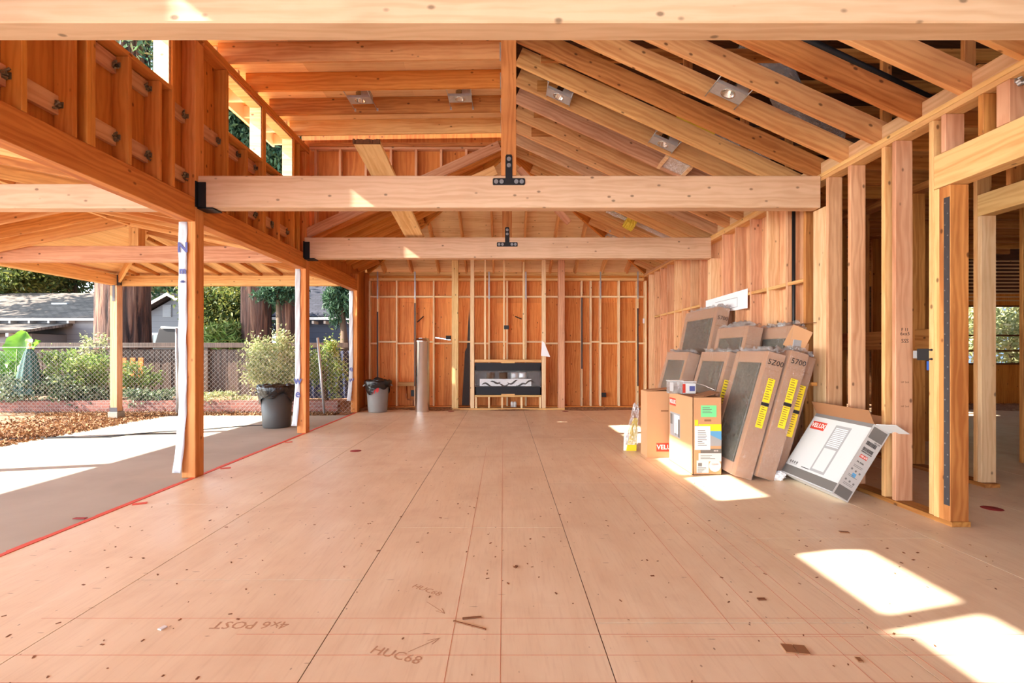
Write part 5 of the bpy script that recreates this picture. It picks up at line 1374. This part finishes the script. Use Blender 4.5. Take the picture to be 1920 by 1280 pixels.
# white blind carton K
lean = .55
e = empty('white_carton', (2.895, 4.075, .002), (0, lean, 0), label='white open carton with a blind picture leaning at the right, nearest box to the viewer', cat='box')
t, W, L = .155, .755, .68
mb = MB(); q = .006
mb.box(-t, -t+q, 0, W, 0, L); mb.box(-q, 0, 0, W, 0, L); mb.box(-t, 0, 0, q, 0, L); mb.box(-t, 0, W-q, W, 0, L); mb.box(-t, 0, 0, W, 0, q)
mb.build('carton_body', 'carton_white', e)
MB().box(-t-.001, -t, .004, W-.004, .012, .095).build('dark_band', 'print_grey', e)
MB().box(-t-.001, -t, .004, W-.004, L-.035, L).build('grey_edge_band', 'ink_grey', e)
logo(e, 'x', (-t, W-.135, L-.125), .20)
bl = MB().box(-t-.001, -t, .20, .40, .085+.03, .60).build('blind_picture', 'print_light', e)
MB().box(-t-.0018, -t-.001, .222, .378, .14, .36).build('pane_picture', 'carton_white', bl)
mb = MB()
for k in range(11): mb.box(-t-.0018, -t-.001, .222, .378, .385+k*.018, .394+k*.018)
mb.build('blind_slats', 'white_paint', bl)
MB().box(-t-.002, -t, .41, .52, .115, .122).build('rod_picture', 'ink_black', e)
MB().box(-t-.0015, -t, W-.16, W-.04, .115, .118).build('small_icons', 'ink_grey', e)
for k in range(4): MB().box(-t-.0015, -t, W-.06-k*.033, W-.04-k*.033, .125, .15).build('care_icon', 'ink_grey', e)
MB().box(-t, 0, -.001, 0, 0, L).build('side_panel', 'carton_grey', e)
MB().box(-t+.012, -.012, -.002, -.001, .01, .10).build('dark_band', 'print_grey', e); MB().box(-t+.012, -.012, -.002, -.001, L-.12, L-.015).build('dark_band', 'print_grey', e)
mb = MB(); r = random.Random(3)
for (z0, z1) in ((.50, .535), (.445, .475), (.43, .44)):
    x = -t+.025
    while x < -.035: w_ = r.choice((.002, .003, .005)); mb.box(x, x+w_, -.0022, -.001, z0, z1); x += w_+r.choice((.002, .003))
mb.build('bar_code', 'ink_black', e)
logo(e, 'y', (-t*.55, -.001, .395), .07)
text('FK 0306', .02, 'ink_black', e, (-t*.55, -.002, .34), (math.pi/2, 0, 0), 'small_lettering'); text('VELUX', .018, 'ink_black', e, (-t*.30, -.002, .545), (math.pi/2, 0, 0), 'small_lettering')
for k, z in enumerate((.30, .21, .13)): label_lines(e, -t+.03, -.03, z-.012, z+.012, -.0018, 2, 'ink_grey', k, 'y')
for k, (x, z) in enumerate(((-.12, .265), (-.08, .26), (-.04, .255), (-.12, .165), (-.08, .16), (-.04, .155))): MB().cyl((x, -.001, z), (x, -.002, z), .009, n=12, smooth=False).build('care_icon', 'ink_grey', e)
MB().box(-.095, -.06, -.0022, -.001, .205, .24).build('blue_mark', 'label_blue', e)
MB().box(-t+q, -q, q, W-q, L*.6, L*.605).build('carton_inside', 'kraft_dark', e)
member('top_flap', (-t, W/2, L), (-t-.10, W/2, L+.075), W, .004, 'kraft_dark', parent=e, bevel=0)
member('top_flap', (0, W/2, L), (-.015, W/2, L+.14), W-.02, .004, 'kraft', parent=e, bevel=0)
member('top_flap', (-t/2, W, L), (-t/2, W+.08, L+.11), t-.01, .004, 'kraft_dark', parent=e, bevel=0)
sf = member('side_flap', (-t/2, 0, L), (-t/2+.02, -.17, L+.035), t-.01, .004, 'carton_white', parent=e, bevel=0)
MB().box(.03, .15, -.05, .05, .0045, .0055).build('flap_print', 'label_blue', sf)
# crumpled paper
mb = MB(); r = random.Random(11)
n = 16; 
for j in range(9):
    for i in range(n):
        t_ = 2*math.pi*i/n; ph = math.pi*j/8; q = r.uniform(.75, 1.2)
        mb.v.append((.075*q*math.sin(ph)*math.cos(t_), .06*q*math.sin(ph)*math.sin(t_), .045+.045*q*math.cos(ph)))
for j in range(8):
    for i in range(n): a = j*n; mb.f.append((a+i, a+(i+1) % n, a+n+(i+1) % n, a+n+i)); mb.m.append(0); mb.sm.append(False)
mb.build('crumpled_paper', 'paper_white', loc=(2.72, 4.80, 0), label='crumpled white paper on the floor between the skylights and the white carton', cat='paper')
# ================================================================== FLOOR DETAIL
def fp(px, py): Y = F*H/(py-VY); return ((px-VX)*Y/F, Y)
MB().box(-.045, 0, -.03, .03, 0, .006).box(.004, .05, -.03, .03, 0, .006).build('cardboard_scrap', 'kraft_dark', loc=(*fp(1490, 1218), 0), rot=(0, 0, -.15), label='folded brown cardboard scrap on the floor in front of the sun patches', cat='scrap')
for i, (px, py, a, b, m, l) in enumerate(((1583, 998, .06, .03, 'kraft_dark', 'flat brown scrap on the floor near the strapped post'), (305, 1178, .022, .03, 'paper_white', 'tiny white paper scrap on the floor at lower left'), (885, 1159, .09, .012, 'chip_brown', 'dark wood splinter lying above the longest floor scratch'), (880, 1173, .17, .006, 'chip_brown', 'long thin dark splinter on the floor in the lower middle'), (1428, 1124, .04, .02, 'chip_brown', 'brown wood chip on the floor, middle right'), (1611, 1238, .02, .03, 'kraft_dark', 'small kraft chip on the floor at lower right'), (967, 1063, .014, .03, 'chip_brown', 'small dark leaf-like chip near the floor centre'), (480, 832, .05, .03, 'paper_white', None), (150, 972, .09, .03, 'red_dot', 'dark red scrap beside the sealant strip, at left'))):
    if not l: continue
    x, y = fp(px, py)
    MB().box(-a/2, a/2, -b/2, b/2, 0, .005).build('floor_scrap', m, loc=(x, y, .001), rot=(0, 0, random.uniform(-.5, .5)), label=l, cat='scrap')
for i, y in enumerate((5.30, 4.05, 6.85)):
    MB().box(-.05, .05, -.025, .025, 0, .004).build('sealant_patch', 'red_flashing', loc=(-3.05, y, .0005), rot=(0, 0, .5), label=f'{ordn(i)} small red-brown patch beside the sealant strip', cat='mark', group='patches beside the sealant strip')
# tiny chips, uncountable
mb = MB(); r = random.Random(20)
for k in range(300):
    x = r.uniform(-2.9, 3.1); y = r.choice((r.uniform(1.6, 4), r.uniform(1.6, 9))); a = r.uniform(.003, .011); b = a*r.uniform(.25, .6); th = r.uniform(0, 3.14)
    m_ = Matrix.Translation((x, y, .0)) @ Matrix.Rotation(th, 4, 'Z'); mb.box(-a, a, -b, b, 0, .002, 0, m_)
mb.build('wood_chips', 'chip_brown', kind='stuff', label='scattered small wood chips on the subfloor', cat='wood chips')
# chalk lines
flat('chalk_line', srgb(206, 130, 100), .8)
mb = MB()
for y, x0, x1 in ((1.85, -2.6, 2.6), (2.02, -3.0, 2.4), (2.30, -2.2, 1.7), (2.17, -1.2, 2.4), (2.15, .52, 1.6)): mb.box(x0, x1, y-.001, y+.001, 0, .0006)
for x, y0, y1 in ((-.23, 1.6, 6.5), (-.015, 1.6, 7), (1.05, 2.2, 6), (1.22, 2, 7), (1.42, 1.8, 7.5), (1.50, 1.8, 7.5), (1.72, 1.7, 5.5)): mb.box(x-.001, x+.001, y0, y1, 0, .0006)
mb.build('chalk_lines', 'chalk_line', floor)
for s, px, py, sz, rt in (('HUC68', 742, 1228, .075, -.35), ('HUC68', 800, 1106, .06, -.55), ('4x6 POST', 470, 1171, .085, math.pi)):
    x, y = fp(px, py); text(s, sz, 'pencil', floor, (x, y, .0004), (0, 0, rt), 'floor_writing', ext=.0003, sx=1.0)
def arrow(px0, py0, px1, py1):
    a, b = Vector((*fp(px0, py0), .0005)), Vector((*fp(px1, py1), .0005)); d = (b-a).normalized(); s = Vector((-d.y, d.x, 0))
    mb = MB()
    for p0, p1 in ((a, b), (b, b-d*.05+s*.018), (b, b-d*.05-s*.018)):
        dd = (p1-p0).normalized(); ss = Vector((-dd.y, dd.x, 0))*.0015; mb.prism([p0-ss, p0+ss, p1+ss, p1-ss], (0, 0, .0004))
    mb.build('floor_arrow', 'pencil', floor)
arrow(765, 1222, 824, 1196); arrow(800, 1128, 834, 1150)
# dark clutter in the far side room
for i, (x, y, w_, h_, m, l) in enumerate(((6.6, 7.6, .5, .35, 'orange_plastic', 'orange tool case on the floor of the far side room'), (6.9, 8.6, .8, .5, 'label_blue', 'pale blue bundle on the floor of the far side room'))):
    e = empty('tool_case', (x, y, 0), label=l, cat='case'); MB().box(0, w_, 0, .3, 0, h_).build('case_body', m, e, bevel=.02); MB().tube([(w_*.3, .15, h_), (w_*.35, .15, h_+.06), (w_*.65, .15, h_+.06), (w_*.7, .15, h_)], .012, 8).build('handle', 'box_black', e)
# ================================================================== LIGHT, CAMERA
su = bpy.data.lights.new('sun', 'SUN'); su.energy = SUN_E; su.angle = math.radians(.6); su.color = (1, .92, .81)
so = bpy.data.objects.new('sun', su); COL.objects.link(so)
so.rotation_euler = Vector((1, .256, -.759)).to_track_quat('-Z', 'Y').to_euler()
w = bpy.data.worlds.new('sky'); SC.world = w; w.use_nodes = True; nt = w.node_tree; nt.nodes.clear()
o = nt.nodes.new('ShaderNodeOutputWorld'); bg = nt.nodes.new('ShaderNodeBackground')
tc = nt.nodes.new('ShaderNodeTexCoord'); s = nt.nodes.new('ShaderNodeSeparateXYZ'); nt.links.new(tc.outputs['Generated'], s.inputs[0])
# bright haze low on the sun's side (left and behind the viewer), clear blue opposite
low = nt.nodes.new('ShaderNodeMapRange'); nt.links.new(s.outputs[2], low.inputs[0]); low.inputs[1].default_value = .0; low.inputs[2].default_value = .55; low.inputs[3].default_value = 1; low.inputs[4].default_value = 0
side = math_(nt, 'ADD', math_(nt, 'MULTIPLY_ADD', s.outputs[1], -.12, .26), math_(nt, 'MULTIPLY', s.outputs[0], -.62), clamp=True)
k_ = math_(nt, 'MULTIPLY', low.outputs[0], side)
c = mix(nt, math_(nt, 'MULTIPLY', k_, 1.3, clamp=True), (.42, .64, 1.0), (.94, 1.0, .97))
nt.links.new(c, bg.inputs[0]); nt.links.new(math_(nt, 'MULTIPLY_ADD', k_, SKY_E*(HOR-1), SKY_E), bg.inputs[1])
nt.links.new(bg.outputs[0], o.inputs[0])
cd = bpy.data.cameras.new('camera'); cam = bpy.data.objects.new('camera', cd); COL.objects.link(cam)
cd.sensor_width = 36; cd.sensor_fit = 'HORIZONTAL'; cd.lens = F/1920*36
cd.shift_x = (960-VX)/1920; cd.shift_y = (VY-640)/1920; cd.clip_end = 200; cd.clip_start = .05
cam.location = (0, 0, H); cam.rotation_euler = (math.pi/2, 0, 0); SC.camera = cam
vs = SC.view_settings; vs.view_transform = 'Standard'; vs.look = 'None'; vs.gamma = 1; vs.use_curve_mapping = False; vs.exposure = EXPO
SC.cycles.max_bounces = 14; SC.cycles.diffuse_bounces = 8; SC.cycles.transparent_max_bounces = 24
SC.cycles.sample_clamp_indirect = 8
# a part carries no category of its own
for o in bpy.data.objects:
    if o.parent and 'category' in o: del o['category']
